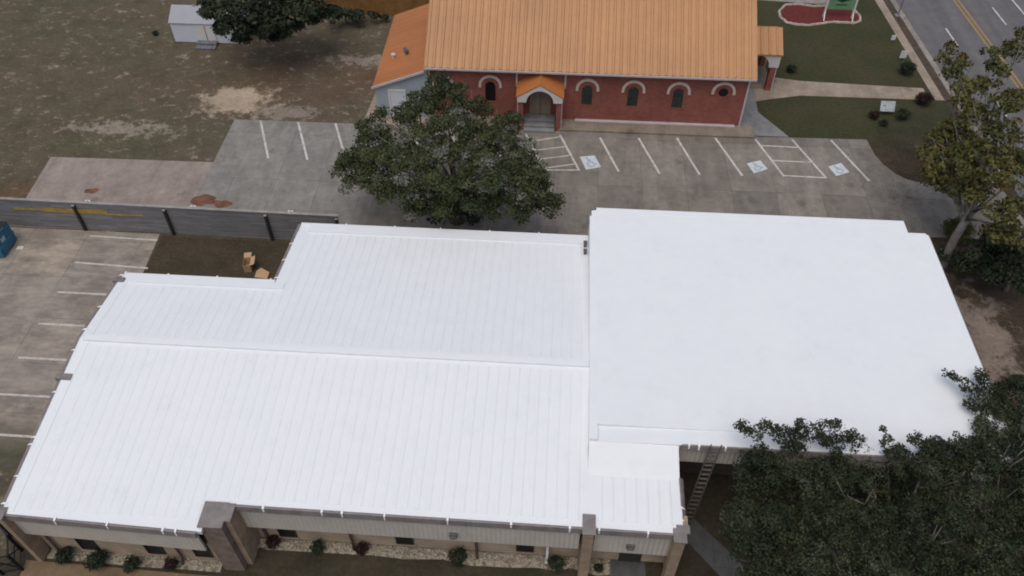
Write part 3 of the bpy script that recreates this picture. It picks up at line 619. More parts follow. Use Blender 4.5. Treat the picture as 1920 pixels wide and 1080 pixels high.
# side porch with a small gable roof, white arch and brick columns
PY = 46.55
po = MB()
for s_ in (-1, 1):
    xa = -1.26; vs = [(xa, PY-.12, 3.72), (xa, CY-.002, 3.95), (xa+s_*1.62, CY-.002, 3.05), (xa+s_*1.62, PY-.12, 2.72)]
    vs += [(a, b, c-.09) for a, b, c in vs]; po.add(vs, [(0, 1, 2, 3), (7, 6, 5, 4), (0, 3, 7, 4), (3, 2, 6, 7), (1, 5, 6, 2)])
po.tube([(-1.26, PY-.12, 3.73), (-1.26, CY-.01, 3.96)], .05, 6)
porch = po.build('entrance_porch', M['rustorange'], ch)
m = MB(); aa = arch_pts(-1.26, 2.28, .92, 180, 0, 16)
top = lambda x: 3.62-abs(x+1.26)*.617
for a, b in zip(aa, aa[1:]): m.wallprism([(a[0], a[1]), (b[0], b[1]), (b[0], top(b[0])), (a[0], top(a[0]))], PY-.10, PY)
m.wallprism([(-2.80, 2.28), (-2.18, 2.28), (-2.18, top(-2.18)), (-2.80, top(-2.80))], PY-.10, PY); m.wallprism([(.28, 2.28), (-.34, 2.28), (-.34, top(-.34)), (.28, top(.28))], PY-.10, PY)
m.build('arch_board', M['whitewood'], porch)
for x0 in (-2.72, -.14):
    m = MB(); m.box(x0, PY, 0, x0+.34, PY+.34, 2.275); m.build('column', M['brick'], porch)
    m = MB(); m.box(x0+(.36 if x0 > -1 else -.08), PY+.05, .05, x0+(.42 if x0 > -1 else -.02), PY+.11, 2.6); m.build('downspout', M['paletrim'], porch)
for x0 in (-2.70, -.02):
    m = MB(); m.box(x0, PY+.345, .3, x0+.2, CY-.002, 2.5); m.build('side_wall', M['brick'], porch)
m = MB(); m.wallprism([(-2.0, .55), (-.52, .55), (-.52, 2.3)]+arch_pts(-1.26, 2.3, .74)[1:-1]+[(-2.0, 2.3)], CY-.04, CY+.01); d_ = m.build('door', M['beigedoor'], porch)
m = MB(); m.box(-1.275, CY-.055, .56, -1.245, CY-.042, 2.95); m.build('door_gap', M['frame'], porch)
m = MB(); m.box(-2.40, 46.95, -.05, -.18, CY-.003, .52); m.box(-2.36, 46.58, -.05, -.20, 46.948, .34); m.box(-2.36, 46.2, -.05, -.20, 46.578, .17); m.build('step', M['greywalk'], porch, bevel=.015)
# porch at the road end of the church
rp = MB()
def rz(x, y): return 3.02+.55*(y-52.35) if y < 54.3 else 3.02+.55*(54.3-52.35)-.55*(y-54.3)
for y0, y1 in ((52.35, 54.3), (54.3, 56.25)): rp.prism([(CX1+.33, y0), (15.75, y0), (15.75, y1), (CX1+.33, y1)], lambda x, y: rz(x, y)-.12, rz)
x = CX1+.5
while x < 15.7: rib(x, 52.34, 54.25, rz, rp, .12, .05, .06); rib(x, 54.35, 56.2, rz, rp, .12, .05, .06); x += .55
fp = rp.build('front_porch', M['orange'], ch)
m = MB(); aa = arch_pts(14.02, 1.98, .95, 180, 0, 16)
for a, b in zip(aa, aa[1:]): m.wallprism([a, b, (b[0], 2.98), (a[0], 2.98)], 52.42, 52.56)
m.wallprism([(14.97, 1.95), (15.66, 1.95), (15.66, 2.98), (14.97, 2.98)], 52.42, 52.56); m.wallprism([(12.68, 1.95), (13.07, 1.95), (13.07, 2.98), (12.68, 2.98)], 52.42, 52.56); m.build('arch_board', M['whitewood'], fp)
m = MB(); m.box(15.52, 52.58, 1.95, 15.66, 56.0, 2.9); m.build('side_board', M['whitewood'], fp)
for y0 in (52.45, 55.6):
    m = MB(); m.box(15.12, y0, 0, 15.52, y0+.4, 1.945); c = m.build('column', M['brick'], fp); m = MB(); m.box(15.53, y0+.02, .02, 15.60, y0+.09, 1.94); m.build('downspout', M['paletrim'], c)
m = MB(); m.box(12.68, 52.7, -.05, 15.6, 56.2, .12); m.build('porch_floor', M['found'], fp)
m = MB(); m.box(12.655, 53.4, .13, 12.72, 55.2, 2.3); m.build('door', M['pierdark'], fp)
# lean-to annex on the field side
an = MB()
az = lambda x, y: 3.86+(x+9.14)*.385
an.prism([(CX0-.14, 47.40), (-12.85, 47.40), (-12.95, 57.3), (CX0-.14, 57.3)], lambda x, y: az(x, y)-.12, az)
y = 47.7
while y < 57.2:
    vs = [(xx, y+dy, az(xx, y)+h) for xx in (CX0-.14, -12.86) for dy, h in ((-.05, -.002), (-.02, .008), (.02, .008), (.05, -.002))]
    an.add(vs, [(0, 1, 5, 4), (1, 2, 6, 5), (2, 3, 7, 6)]); y += .6
annex = an.build('annex_roof', M['rustorange'], ch)
m = MB(); m.wallprism([(-12.72, -.05), (CX0-.002, -.05), (CX0-.002, az(-9.0, 0)-.14), (-12.72, az(-12.72, 0)-.14)], 47.55, 57.1); m.build('annex_wall', M['bluewall'], ch)
m = MB(); m.wallprism([(-12.92, az(-12.92, 0)-.13), (CX0-.13, az(-9.13, 0)-.13), (CX0-.13, az(-9.13, 0)+.03), (-12.92, az(-12.92, 0)+.03)], 47.32, 47.395); m.build('annex_fascia', M['paletrim'], ch)
m = MB(); m.box(-11.72, 47.50, .02, -10.72, 47.57, 2.08); d_ = m.build('annex_door', M['shed'], ch)
m = MB()
for a, b, c, d in ((-11.84, .02, -11.73, 2.2), (-10.71, .02, -10.60, 2.2), (-11.73, 2.085, -10.71, 2.2)): m.box(a, 47.47, b, c, 47.565, d)
m.build('door_frame', M['whitewood'], d_)
for x, y, s_, mt in ((-11.85, 50.5, .20, 'creamtrim'), (-11.02, 50.85, .17, 'lamp'), (-10.85, 50.45, .20, 'lamp')):
    m = MB(); m.tube([(x, y, az(x, y)-.02), (x, y, az(x, y)+s_+.06)], s_*.55, 10); m.tube([(x, y, az(x, y)+s_+.06), (x, y, az(x, y)+s_+.14)], s_*.8, 10); m.build('roof_vent', M[mt], annex, smooth=False)

# ------------------------------------------------------------------ fences
fe = empty('board_fence', (-23, 34.55, 0), 'long dark grey horizontal board fence on black posts dividing the two lots', 'fence')
fy = lambda x: 34.56-.010*(x+23)
m = MB(); m.prism([(-60, fy(-60)), (-12.55, fy(-12.55)), (-12.55, fy(-12.55)+.06), (-60, fy(-60)+.06)], .03, 2.15); m.build('board_panel', M['fence'], fe)
m = MB(); m.prism([(-60, fy(-60)-.05), (-12.5, fy(-12.5)-.05), (-12.5, fy(-12.5)+.12), (-60, fy(-60)+.12)], 2.152, 2.21); m.build('top_rail', M['fencetop'], fe)
for x in (-40, -34.3, -28.5, -22.95, -16.85, -12.62):
    m = MB(); m.box(x-.075, fy(x)-.16, -.05, x+.075, fy(x)-.002, 2.0); o = m.build('post', M['blackpost'], fe)
    m = MB(); m.box(x-.085, fy(x)-.17, 2.0, x+.085, fy(x)-.06, 2.05); m.build('post_cap', M['fencetop'], o)
m = MB(); m.box(-32.4, fy(-30)-.05, 1.42, -30.6, fy(-28)-.002, 1.56); m.box(-30.6, fy(-30)-.06, 1.36, -26.6, fy(-26)-.002, 1.68); m.box(-26.6, fy(-26)-.06, 1.36, -24.4, fy(-24)-.002, 1.44); m.build('yellow_board', M['yellowboard'], fe)
for x in (-27.6, -21.2, -15.35):
    m = MB(); m.box(x-.16, fy(x)+.1, 2.21, x+.16, fy(x)+.2, 2.25); m.box(x-.04, fy(x)+.02, 2.21, x+.04, fy(x)+.1, 2.36); m.build('white_bracket', M['whitewood'], fe)
bo = empty('bollard', (-10.4, 34.0, 0), 'short white post standing on the lot behind the white roof edge', 'bollard')
m = MB(); m.tube([(-10.4, 34.0, 0), (-10.4, 34.0, 1.0), (-10.4, 34.0, 1.06)], [.08, .08, .03], 10); m.build('post', M['whitepipe'], bo); m = MB(); m.tube([(-10.4, 34.0, .62), (-10.4, 34.0, .72)], .084, 10); m.build('band', M['lamp'], bo)
cf = empty('cedar_fence', (-15, 61.6, 0), 'orange brown cedar board fence behind the lean-to and dark bushes', 'fence')
m = MB(); x = -24.0
while x < -9: m.box(x, 61.55+.01*math.sin(x*9), .03, x+.135, 61.58+.01*math.sin(x*9), 1.78+.02*math.sin(x*5)); x += .145
m.build('board_panel', M['cedar'], cf)
m = MB(); m.box(-24, 61.60, .5, -9, 61.66, .59); m.box(-24, 61.60, 1.35, -9, 61.66, 1.44); m.build('rail', M['cedar'], cf)

# ------------------------------------------------------------------ shed, dumpster, boxes, ladder, signs
sh = empty('storage_shed', (-28, 56.3, 0), 'small white gabled storage shed half hidden by a dark tree', 'shed')
m = MB(); m.box(-30.6, 56.3, .05, -25.2, 59.0, 1.70); m.sideprism([(56.3, 1.702), (59.0, 1.702), (57.65, 2.42)], -30.59, -25.21); m.build('wall', M['shed'], sh)
m = MB()
for y0, y1, za, zb in ((56.22, 57.65, 1.70, 2.48), (57.65, 59.08, 2.48, 1.70)):
    m.prism([(-30.68, y0), (-25.1, y0), (-25.1, y1), (-30.68, y1)], lambda x, y: za+(zb-za)*(y-y0)/(y1-y0)-.06, lambda x, y: za+(zb-za)*(y-y0)/(y1-y0))
m.build('roof', M['shedroof'], sh)
m = MB(); m.box(-28.6, 56.25, .10, -27.2, 56.32, 1.6); d_ = m.build('door', M['whitewood'], sh); m = MB(); m.box(-27.92, 56.23, .15, -27.88, 56.248, 1.55); m.build('door_gap', M['frame'], d_)
stp = MB(); stp.box(-28.7, 55.3, 0, -27.1, 55.75, .14); stp.box(-28.7, 55.76, 0, -27.1, 56.2, .30); o = stp.build('wooden_step', M['step'], None, (-27.9, 55.7, 0), bevel=.02); tag(o, 'low grey step set before the white shed door', 'step')

db = empty('dumpster', tuple(at(-2, 474)), 'blue steel dumpster with an open dark top beside the fence', 'dumpster')
bx = db.location.copy()
def dump():
    X0, X1, Y0, Y1 = bx.x-1.35, bx.x+.60, bx.y-.45, bx.y+1.15
    m = MB(); th = .05
    # hollow body with sloped front
    for a in ((X0, Y0, X1, Y0+th), (X0, Y1-th, X1, Y1), (X0, Y0+th, X0+th, Y1-th), (X1-th, Y0+th, X1, Y1-th)): m.box(a[0], a[1], .12, a[2], a[3], 1.22 if a[1] == Y0 else 1.45)
    m.box(X0+th, Y0+th, .12, X1-th, Y1-th, .2); body = m.build('body', M['blue'], db)
    m = MB(); m.box(X0-.04, Y0-.05, 1.16, X1+.04, Y0-.001, 1.24); m.box(X1+.001, Y0, .65, X1+.07, Y1, .78); m.box(X1+.001, Y0+.2, .12, X1+.06, Y0+.28, 1.3); m.build('rib', M['blue'], body)
    m = MB(); m.sideprism([(Y0+.55, 1.35), (Y1+.02, 1.47), (Y1+.02, 1.50), (Y0+.55, 1.385)], X0, X1); m.build('lid', M['lid'], db)
    m = MB(); m.box(X1+.003, Y0+.45, .82, X1+.012, Y0+.85, 1.12); m.build('sticker', M['signwhite'], body)
    for y in (Y0+.2, Y1-.2): m = MB(); m.tube([(X1-.25, y, .07), (X1-.15, y, .07)], .07, 10); m.build('wheel', M['lid'], db)
dump()
lt = MB(); c = at(38, 466); lt.prism([(c.x-.2, c.y-.12), (c.x+.22, c.y-.05), (c.x+.15, c.y+.16), (c.x-.18, c.y+.12)], .01, .06); o = lt.build('litter_sheet', M['whitewood'], None, tuple(c)); tag(o, 'crumpled white litter lying by the blue dumpster', 'litter')
def carton(c, rz_, w_, d_, h_, label):
    r = empty('cardboard_box', (c.x, c.y, 0), label, 'box')
    m = MB(); m.box(c.x-w_/2, c.y-d_/2, .01, c.x+w_/2, c.y-d_/2+.012, h_); m.box(c.x-w_/2, c.y+d_/2-.012, .01, c.x+w_/2, c.y+d_/2, h_); m.box(c.x-w_/2, c.y-d_/2+.012, .01, c.x-w_/2+.012, c.y+d_/2-.012, h_); m.box(c.x+w_/2-.012, c.y-d_/2+.012, .01, c.x+w_/2, c.y+d_/2-.012, h_); m.box(c.x-w_/2+.012, c.y-d_/2+.012, .01, c.x+w_/2-.012, c.y+d_/2-.012, .03); m.build('carton', M['card'], r)
    for s_ in (1,):
        m = MB(); y0 = c.y+s_*d_/2; vs = [(c.x-w_/2, y0, h_), (c.x+w_/2, y0, h_), (c.x+w_/2, y0+s_*.34, h_+.06), (c.x-w_/2, y0+s_*.34, h_+.06)]; vs += [(a, b, z+.01) for a, b, z in vs]
        m.add(vs, [(3, 2, 1, 0), (4, 5, 6, 7), (0, 1, 5, 4), (2, 3, 7, 6), (1, 2, 6, 5), (3, 0, 4, 7)]); m.build('flap', M['card'], r)
        m = MB(); x0 = c.x+s_*w_/2; vs = [(x0, c.y-d_/2, h_), (x0, c.y+d_/2, h_), (x0+s_*.26, c.y+d_/2, h_+.10), (x0+s_*.26, c.y-d_/2, h_+.10)]; vs += [(a, b, z+.01) for a, b, z in vs]
        m.add(vs, [(3, 2, 1, 0), (4, 5, 6, 7), (0, 1, 5, 4), (2, 3, 7, 6), (1, 2, 6, 5), (3, 0, 4, 7)]); m.build('flap', M['card'], r)
    r.rotation_euler.z = rz_
carton(at(467, 503), .18, .42, .70, .55, 'tan cardboard box with its flaps open by the roof corner')
c = at(492, 516); m = MB(); m.add([(c.x-.4, c.y-.2, .02), (c.x+.35, c.y-.28, .02), (c.x+.42, c.y+.12, .16), (c.x-.1, c.y+.3, .30), (c.x-.36, c.y+.16, .18)], [(0, 1, 2, 3, 4)]); m.add([(c.x-.4, c.y-.2, .01), (c.x+.35, c.y-.28, .01), (c.x+.42, c.y+.12, .15), (c.x-.1, c.y+.3, .29), (c.x-.36, c.y+.16, .17)], [(4, 3, 2, 1, 0)])
tag(m.build('cardboard_sheet', M['card'], None, (c.x, c.y, 0)), 'torn flat piece of tan cardboard beside the open box', 'cardboard')
ld = empty('ladder', (7.0, 17.5, 0), 'metal extension ladder leaning against the edge of the flat white roof', 'ladder')
A0, A1 = Vector((6.62, 17.45, .02)), Vector((7.10, 18.30, 5.35)); dx = Vector((.21, 0, 0))
for s_ in (-1, 1): m = MB(); m.bar(A0+dx*s_, A1+dx*s_, .05, .09); m.build('rail', M['alu'], ld)
for i in range(1, 18):
    c = A0.lerp(A1, i/18.3); m = MB(); m.bar(c-dx*.86, c+dx*.86, .09, .05); m.build('rung', M['alu'], ld)
# green sign over a red mulch bed
gs = empty('green_sign', (22.65, 63.6, 0), 'green sign with a dark emblem on white posts over red mulch', 'sign')
m = MB(); m.box(21.55, 63.55, .75, 23.75, 63.63, 2.4); pn = m.build('panel', M['green'], gs)
m = MB(); m.wallprism([(22.0, 1.62), (22.35, 1.50), (22.65, 1.36), (22.95, 1.50), (23.3, 1.62), (22.98, 1.66), (22.82, 1.80), (22.65, 1.92), (22.48, 1.80), (22.32, 1.66)], 63.53, 63.552); m.wallprism([(22.2, 1.12), (23.1, 1.12), (23.1, 1.2), (22.2, 1.2)], 63.53, 63.552); m.build('emblem', M['emblem'], pn)
for x in (21.5, 23.8):
    m = MB(); m.box(x-.07, 63.52, 0, x+.07, 63.66, 2.5); m.build('post', M['whitewood'], gs); m = MB(); m.bar((x, 63.5, .5), (x-.1, 62.9, .02), .08, .08); m.build('brace', M['whitewood'], gs)
bedp = [(18.0, 64.3), (17.95, 63.3), (18.35, 62.5), (19.1, 62.15), (20.1, 62.15), (21.0, 62.45), (22.0, 62.75), (23.0, 62.75), (23.8, 62.7), (24.4, 63.1), (24.55, 63.9), (24.3, 64.8), (23.6, 65.5), (22.3, 65.5), (21, 65.3), (19.8, 65.6), (18.7, 65.4)]
flat('mulch_bed', bedp, .012, M['mulch'])
ed = MB(); r = random.Random(5); ring = []
for a, b in zip(bedp, bedp[1:]+bedp[:1]):
    n = max(1, int(math.dist(a, b)/.16))
    for i in range(n): ring.append((a[0]+(b[0]-a[0])*i/n, a[1]+(b[1]-a[1])*i/n))
vs = []; n = len(ring)
for i, (x, y) in enumerate(ring):
    dx_, dy_ = ring[(i+1) % n][0]-ring[i-1][0], ring[(i+1) % n][1]-ring[i-1][1]; L = math.hypot(dx_, dy_); nx, ny = -dy_/L, dx_/L; w_ = r.uniform(.075, .12); h_ = r.uniform(.08, .15)
    vs += [(x+nx*w_, y+ny*w_, 0), (x+nx*w_*.6, y+ny*w_*.6, h_), (x-nx*w_*.6, y-ny*w_*.6, h_*.9), (x-nx*w_, y-ny*w_, 0)]
ed.add(vs, [(4*i+j, 4*i+j+1, 4*((i+1) % n)+j+1, 4*((i+1) % n)+j) for i in range(n) for j in range(3)])
tag(ed.build('stone_edging', M['whitestone'], None, (21, 64, 0)), 'ring of pale stones edging the red mulch bed', 'edging')
flat('path', [(14.5, 66.3), (21.6, 65.75), (24.2, 66.4), (24.2, 70), (14.5, 70)], .010, M['kerb'])
ss = empty('monument_sign', (23.4, 50.0, 0), 'small pale sign board tilted among shrubs near the road', 'sign')
m = MB(); m.add([(22.75, 49.85, .35), (23.75, 49.85, .35), (23.75, 50.25, .95), (22.75, 50.25, .95), (22.75, 49.93, .30), (23.75, 49.93, .30), (23.75, 50.33, .90), (22.75, 50.33, .90)], [(0, 1, 2, 3), (7, 6, 5, 4), (0, 4, 5, 1), (1, 5, 6, 2), (2, 6, 7, 3), (3, 7, 4, 0)]); m.build('board', M['signwhite'], ss)
for x in (23.0, 23.8): m = MB(); m.box(x-.05, 50.05, 0, x+.05, 50.15, .72); m.build('post', M['lamp'], ss)
up = empty('metal_pole', tuple(at(1683, 30)), 'thin galvanised pole on the verge by the road kerb', 'pole'); c = up.location
m = MB(); m.tube([(c.x, c.y, 0), (c.x, c.y, 4.2)], .055, 8); m.build('shaft', M['steel'], up, smooth=True); m = MB(); m.box(c.x-.22, c.y-.22, 0, c.x+.22, c.y+.22, .10); m.build('base_plate', M['steel'], up); m = MB(); m.box(c.x-.02, c.y-.06, 3.2, c.x+.55, c.y-.055, 4.0); m.build('sign_plate', M['steel'], up)
for (px, py, s_), lb in (((1672, 80, .36), 'small white yard sign on the lawn edge by the sidewalk'), ((1690, 114, .55), 'larger tilted white yard sign just above a round dark shrub')):
    c = at(px, py); y_ = empty('yard_sign', (c.x, c.y, 0), lb, 'sign', 'white yard signs by the sidewalk')
    m = MB(); m.box(c.x-s_*.45, c.y-.02, .25, c.x+s_*.45, c.y+.02, .25+s_*1.1); m.build('board', M['whitewood'], y_)
    for q in (-1, 1): m = MB(); m.tube([(c.x+q*s_*.3, c.y, 0), (c.x+q*s_*.3, c.y, .3)], .015, 6); m.build('stake', M['steel'], y_)
# black iron gate frame at the corner of the building
ig = empty('iron_gate', (-22.3, 13.8, 0), 'black iron gate frame with crossed bars at the building corner', 'gate')
for p in ((-23.4, 14.9), (-22.6, 14.3), (-22.15, 13.45), (-22.9, 13.2), (-23.6, 13.4)): m = MB(); m.box(p[0]-.05, p[1]-.05, 0, p[0]+.05, p[1]+.05, 1.5); m.build('post', M['iron'], ig)
pr = [(-23.4, 14.9), (-22.6, 14.3), (-22.15, 13.45), (-22.9, 13.2), (-23.6, 13.4)]
for a, b in zip(pr, pr[1:]):
    for z in (.2, .8, 1.42): m = MB(); m.bar((*a, z), (*b, z), .05, .05); m.build('rail', M['iron'], ig)
    m = MB(); m.bar((*a, .25), (*b, 1.4), .04, .04); m.build('brace', M['iron'], ig)

# ------------------------------------------------------------------ vegetation
def leaves(name, mat, parent, lobes, size, seed, dens=1.0, spread=.30, asp=.62, up=.35, clump=.5, leafn=95, var=.35):
    """many small leaf faces gathered round twig ends spread over each lobe; lobes: (x,y,z,r,flatten)"""
    rg = np.random.default_rng(seed); C = []; T = []; N = []
    for (x, y, z, r, fl) in lobes:
        cl = min(clump, r*.8)
        nt = max(4, int(dens*4.5*(r/cl)**1.6)); d = rg.normal(size=(nt, 3)); d[:, 2] = np.abs(d[:, 2])*.9-.25; d /= np.linalg.norm(d, axis=1)[:, None]
        rr = (r-cl*.35)*rg.uniform(.45, 1.05, nt)
        tw = np.array([x, y, z])+d*rr[:, None]*np.array([1, 1, fl]); cs = cl*rg.uniform(.6, 1.15, nt)
        lt = rg.random(); tt = var*lt+(1-var)*rg.random(nt); tt = np.where(rg.random(nt) < (.20 if lt > .75 else .04), .95, np.minimum(tt, .82))
        k_ = np.maximum(10, (leafn*(cs/.5)**2*(.1/size)**1.6).astype(int)); idx = np.repeat(np.arange(nt), k_); m_ = len(idx)
        e = rg.normal(size=(m_, 3))+d[idx]*.5; e[:, 2] += .35; e /= np.linalg.norm(e, axis=1)[:, None]
        q = np.where(rg.random(m_) < .10, rg.uniform(1.0, 1.35, m_), rg.uniform(.55, 1.02, m_))
        c = tw[idx]+e*(q*cs[idx])[:, None]*np.array([1, 1, .62])
        C.append(c); T.append(np.clip(tt[idx]+rg.normal(size=m_)*.05, 0, 1)); n = e*1.0+rg.normal(size=(m_, 3))*.55; n[:, 2] += up*.5; N.append(n)
    C = np.concatenate(C); T = np.concatenate(T); N = np.concatenate(N); N /= np.linalg.norm(N, axis=1)[:, None]
    n = len(C); a = rg.normal(size=(n, 3)); a -= N*(a*N).sum(1)[:, None]; a /= np.linalg.norm(a, axis=1)[:, None]; b = np.cross(N, a)
    s_ = size*rg.uniform(.55, 1.25, n)[:, None]
    V = np.stack([C-a*s_, C+b*s_*asp-N*s_*.12, C+a*s_, C-b*s_*asp-N*s_*.12], 1).reshape(-1, 3)
    me = bpy.data.meshes.new(name); me.vertices.add(4*n); me.vertices.foreach_set('co', V.astype(np.float32).ravel())
    me.loops.add(4*n); me.loops.foreach_set('vertex_index', np.arange(4*n, dtype=np.int32)); me.polygons.add(n)
    me.polygons.foreach_set('loop_start', np.arange(0, 4*n, 4, dtype=np.int32)); me.polygons.foreach_set('loop_total', np.full(n, 4, dtype=np.int32))
    at_ = me.attributes.new('tint', 'FLOAT', 'POINT'); at_.data.foreach_set('value', np.repeat(T, 4).astype(np.float32)); me.update()
    return link(name, me, mat, parent)
def tree(name, label, base, fork, lobes, mat, size, seed, trunk_r=.3, bark='bark', dens=1., spread=.30, group=None, limb_every=1, cat='tree', up=.35, clump=.5, leafn=95, var=.35):
    t = empty(name, (base[0], base[1], 0), label, cat, group); r = random.Random(seed); m = MB()
    B, F = Vector(base), Vector(fork); mid = B.lerp(F, .5)+Vector((r.uniform(-.15, .15), r.uniform(-.15, .15), 0))
    m.tube([B+Vector((0, 0, -.1)), B.lerp(mid, .35), mid, F], [trunk_r*1.35, trunk_r*1.05, trunk_r*.92, trunk_r*.75], 10); o = m.build('trunk', M[bark], t, smooth=True)
    m = MB()
    for i, (x, y, z, rr, fl) in enumerate(lobes):
        if i % limb_every or rr < .5: continue
        E_ = Vector((x, y, z+rr*fl*.3)); S = mid.lerp(F, r.uniform(.3, 1)); k1 = S.lerp(E_, .4)+Vector((r.uniform(-.3, .3), r.uniform(-.3, .3), r.uniform(.1, .5))); k2 = S.lerp(E_, .75)+Vector((r.uniform(-.25, .25), r.uniform(-.25, .25), r.uniform(-.1, .25)))
        m.tube([S, k1, k2, E_], [trunk_r*.30, trunk_r*.19, trunk_r*.11, .015], 6)
        for q in range(3):
            d = Vector((r.uniform(-1, 1), r.uniform(-1, 1), r.uniform(-.2, .8))).normalized()*rr*.95; m.tube([k2.lerp(E_, r.random()), k2.lerp(E_, .6)+d*.5, E_+d], [trunk_r*.12, .025, .008], 5)
    m.build('limb', M[bark], o, smooth=True)
    leaves('crown', mat, t, lobes, size, seed, dens, spread, up=up, clump=clump, leafn=leafn, var=var)
    return t
def lob(px, py, z, r, fl=.8): v = at(px, py, z); return (v.x, v.y, v.z, r, fl)
# big oak in the church lot
oak = [lob(838, 185, 5.9, 1.45), lob(780, 205, 5.6, 1.2), lob(890, 215, 5.6, 1.35), lob(735, 230, 5.2, 1.3), lob(940, 245, 5.2, 1.3), lob(840, 245, 6.6, 1.6), lob(790, 265, 6.4, 1.4), lob(895, 270, 6.4, 1.5),
       lob(690, 275, 4.6, 1.3), lob(735, 290, 5.8, 1.4), lob(965, 290, 5.5, 1.3), lob(665, 320, 4.0, 1.15), lob(670, 345, 3.5, .95), lob(712, 335, 4.8, 1.3), lob(770, 325, 6.2, 1.5), lob(840, 320, 6.8, 1.6), lob(905, 330, 6.4, 1.5),
       lob(980, 335, 4.9, 1.4), lob(1005, 368, 4.0, .95), lob(1030, 385, 3.4, .75), lob(960, 370, 4.6, 1.4), lob(975, 398, 3.6, .8), lob(755, 365, 4.6, 1.25), lob(800, 380, 4.6, 1.3), lob(865, 375, 5.0, 1.5), lob(920, 385, 4.2, 1.2), lob(785, 392, 3.8, .8), lob(830, 395, 4.0, 1.0), lob(700, 300, 3.4, 1.1), lob(985, 330, 3.6, .9), lob(655, 300, 3.8, .6), lob(690, 240, 4.6, .7), lob(960, 225, 4.8, .6), lob(822, 160, 5.6, .7), lob(860, 165, 5.6, .6), lob(1022, 350, 3.6, .5)]
tree('oak_tree', 'broad dark green oak standing in the church parking lot', (-5.9, 36.9, 0), (-5.9, 37.3, 2.4), oak, M['oak'], .088, 11, .38, dens=1.0, clump=.55, leafn=100)
tree('sapling', 'dark leafy sapling under the near edge of the oak', tuple(at(882, 418)), tuple(at(882, 418)+Vector((0, 0, .7))), [lob(880, 398, 1.0, .55), lob(888, 408, .7, .45), lob(815, 410, 1.2, .4)], M['deep'], .10, 31, .06, cat='sapling')
# great oak leaning in at the lower right
r = random.Random(3); big = []
for row, (y, z) in enumerate(((842, 4.0), (880, 4.8), (930, 5.6), (985, 6.2), (1040, 6.4), (1100, 6.0))):
    xl = [1440, 1425, 1415, 1410, 1415, 1420][row]
    x = xl
    while x < 1990:
        if not (1635 < x < 1690 and row in (1, 2, 3)): big.append(lob(x+r.uniform(-8, 8), y+r.uniform(-10, 10)+(6 if 1600 < x < 1720 and row == 0 else 0), z+r.uniform(-.9, .7), r.uniform(.7, 1.15)))
        x += r.uniform(44, 62)
big += [lob(1870, 800, 5.0, 1.0), lob(1905, 745, 5.0, 1.0), lob(1935, 735, 5.0, .8), lob(1860, 765, 5.0, .55), lob(1830, 745, 5.4, .45), lob(1808, 722, 5.6, .36), lob(1792, 708, 5.6, .28), lob(1775, 702, 5.6, .2), lob(1838, 702, 5.4, .26), lob(1822, 760, 5.4, .3), lob(1850, 720, 5.4, .4), lob(1885, 730, 5.2, .4), lob(1945, 820, 5.4, 1.1)]
big += [lob(1392, 806, 6.2, .32), lob(1415, 812, 6.0, .38), lob(1445, 803, 6.2, .42), lob(1470, 815, 5.8, .45), lob(1508, 800, 6.4, .36), lob(1503, 822, 5.8, .5), lob(1553, 812, 6.2, .55), lob(1565, 792, 6.4, .22), lob(1595, 822, 5.8, .4), lob(1560, 835, 5.4, .6),
        lob(1660, 828, 6.2, .26), lob(1655, 805, 6.2, .14), lob(1705, 822, 6.0, .22), lob(1728, 832, 6.0, .35), lob(1760, 836, 5.8, .45), lob(1795, 828, 6.0, .42), lob(1815, 838, 5.6, .5)]
big += [lob(1412, 868, 4.6, .5), lob(1385, 962, 5.2, .6), lob(1400, 1052, 5.6, .65), lob(1390, 908, 5.0, .42), lob(1378, 1010, 5.4, .5), lob(1425, 858, 4.8, .6), lob(1740, 852, 5.2, .6), lob(1780, 856, 5.2, .65), lob(1820, 858, 5.2, .7), lob(1855, 845, 5.2, .8), lob(1845, 805, 5.2, .55), lob(1872, 755, 5.0, .6), lob(1905, 722, 4.8, .6), lob(1885, 780, 5.0, .8), lob(1905, 860, 5.2, .9), lob(1650, 875, 3.4, .9), lob(1668, 925, 3.6, 1.0), lob(1655, 975, 4.2, 1.0), lob(1640, 905, 3.8, .7), lob(1685, 890, 3.8, .7)]
tree('oak_tree', 'huge dark oak crowding the lower right corner in front of the flat white roof', (13.5, 13.0, 0), (13.2, 13.4, 3.2), big, M['oakdark'], .062, 12, .5, dens=1.0, clump=.36, leafn=85, limb_every=4, var=.7)
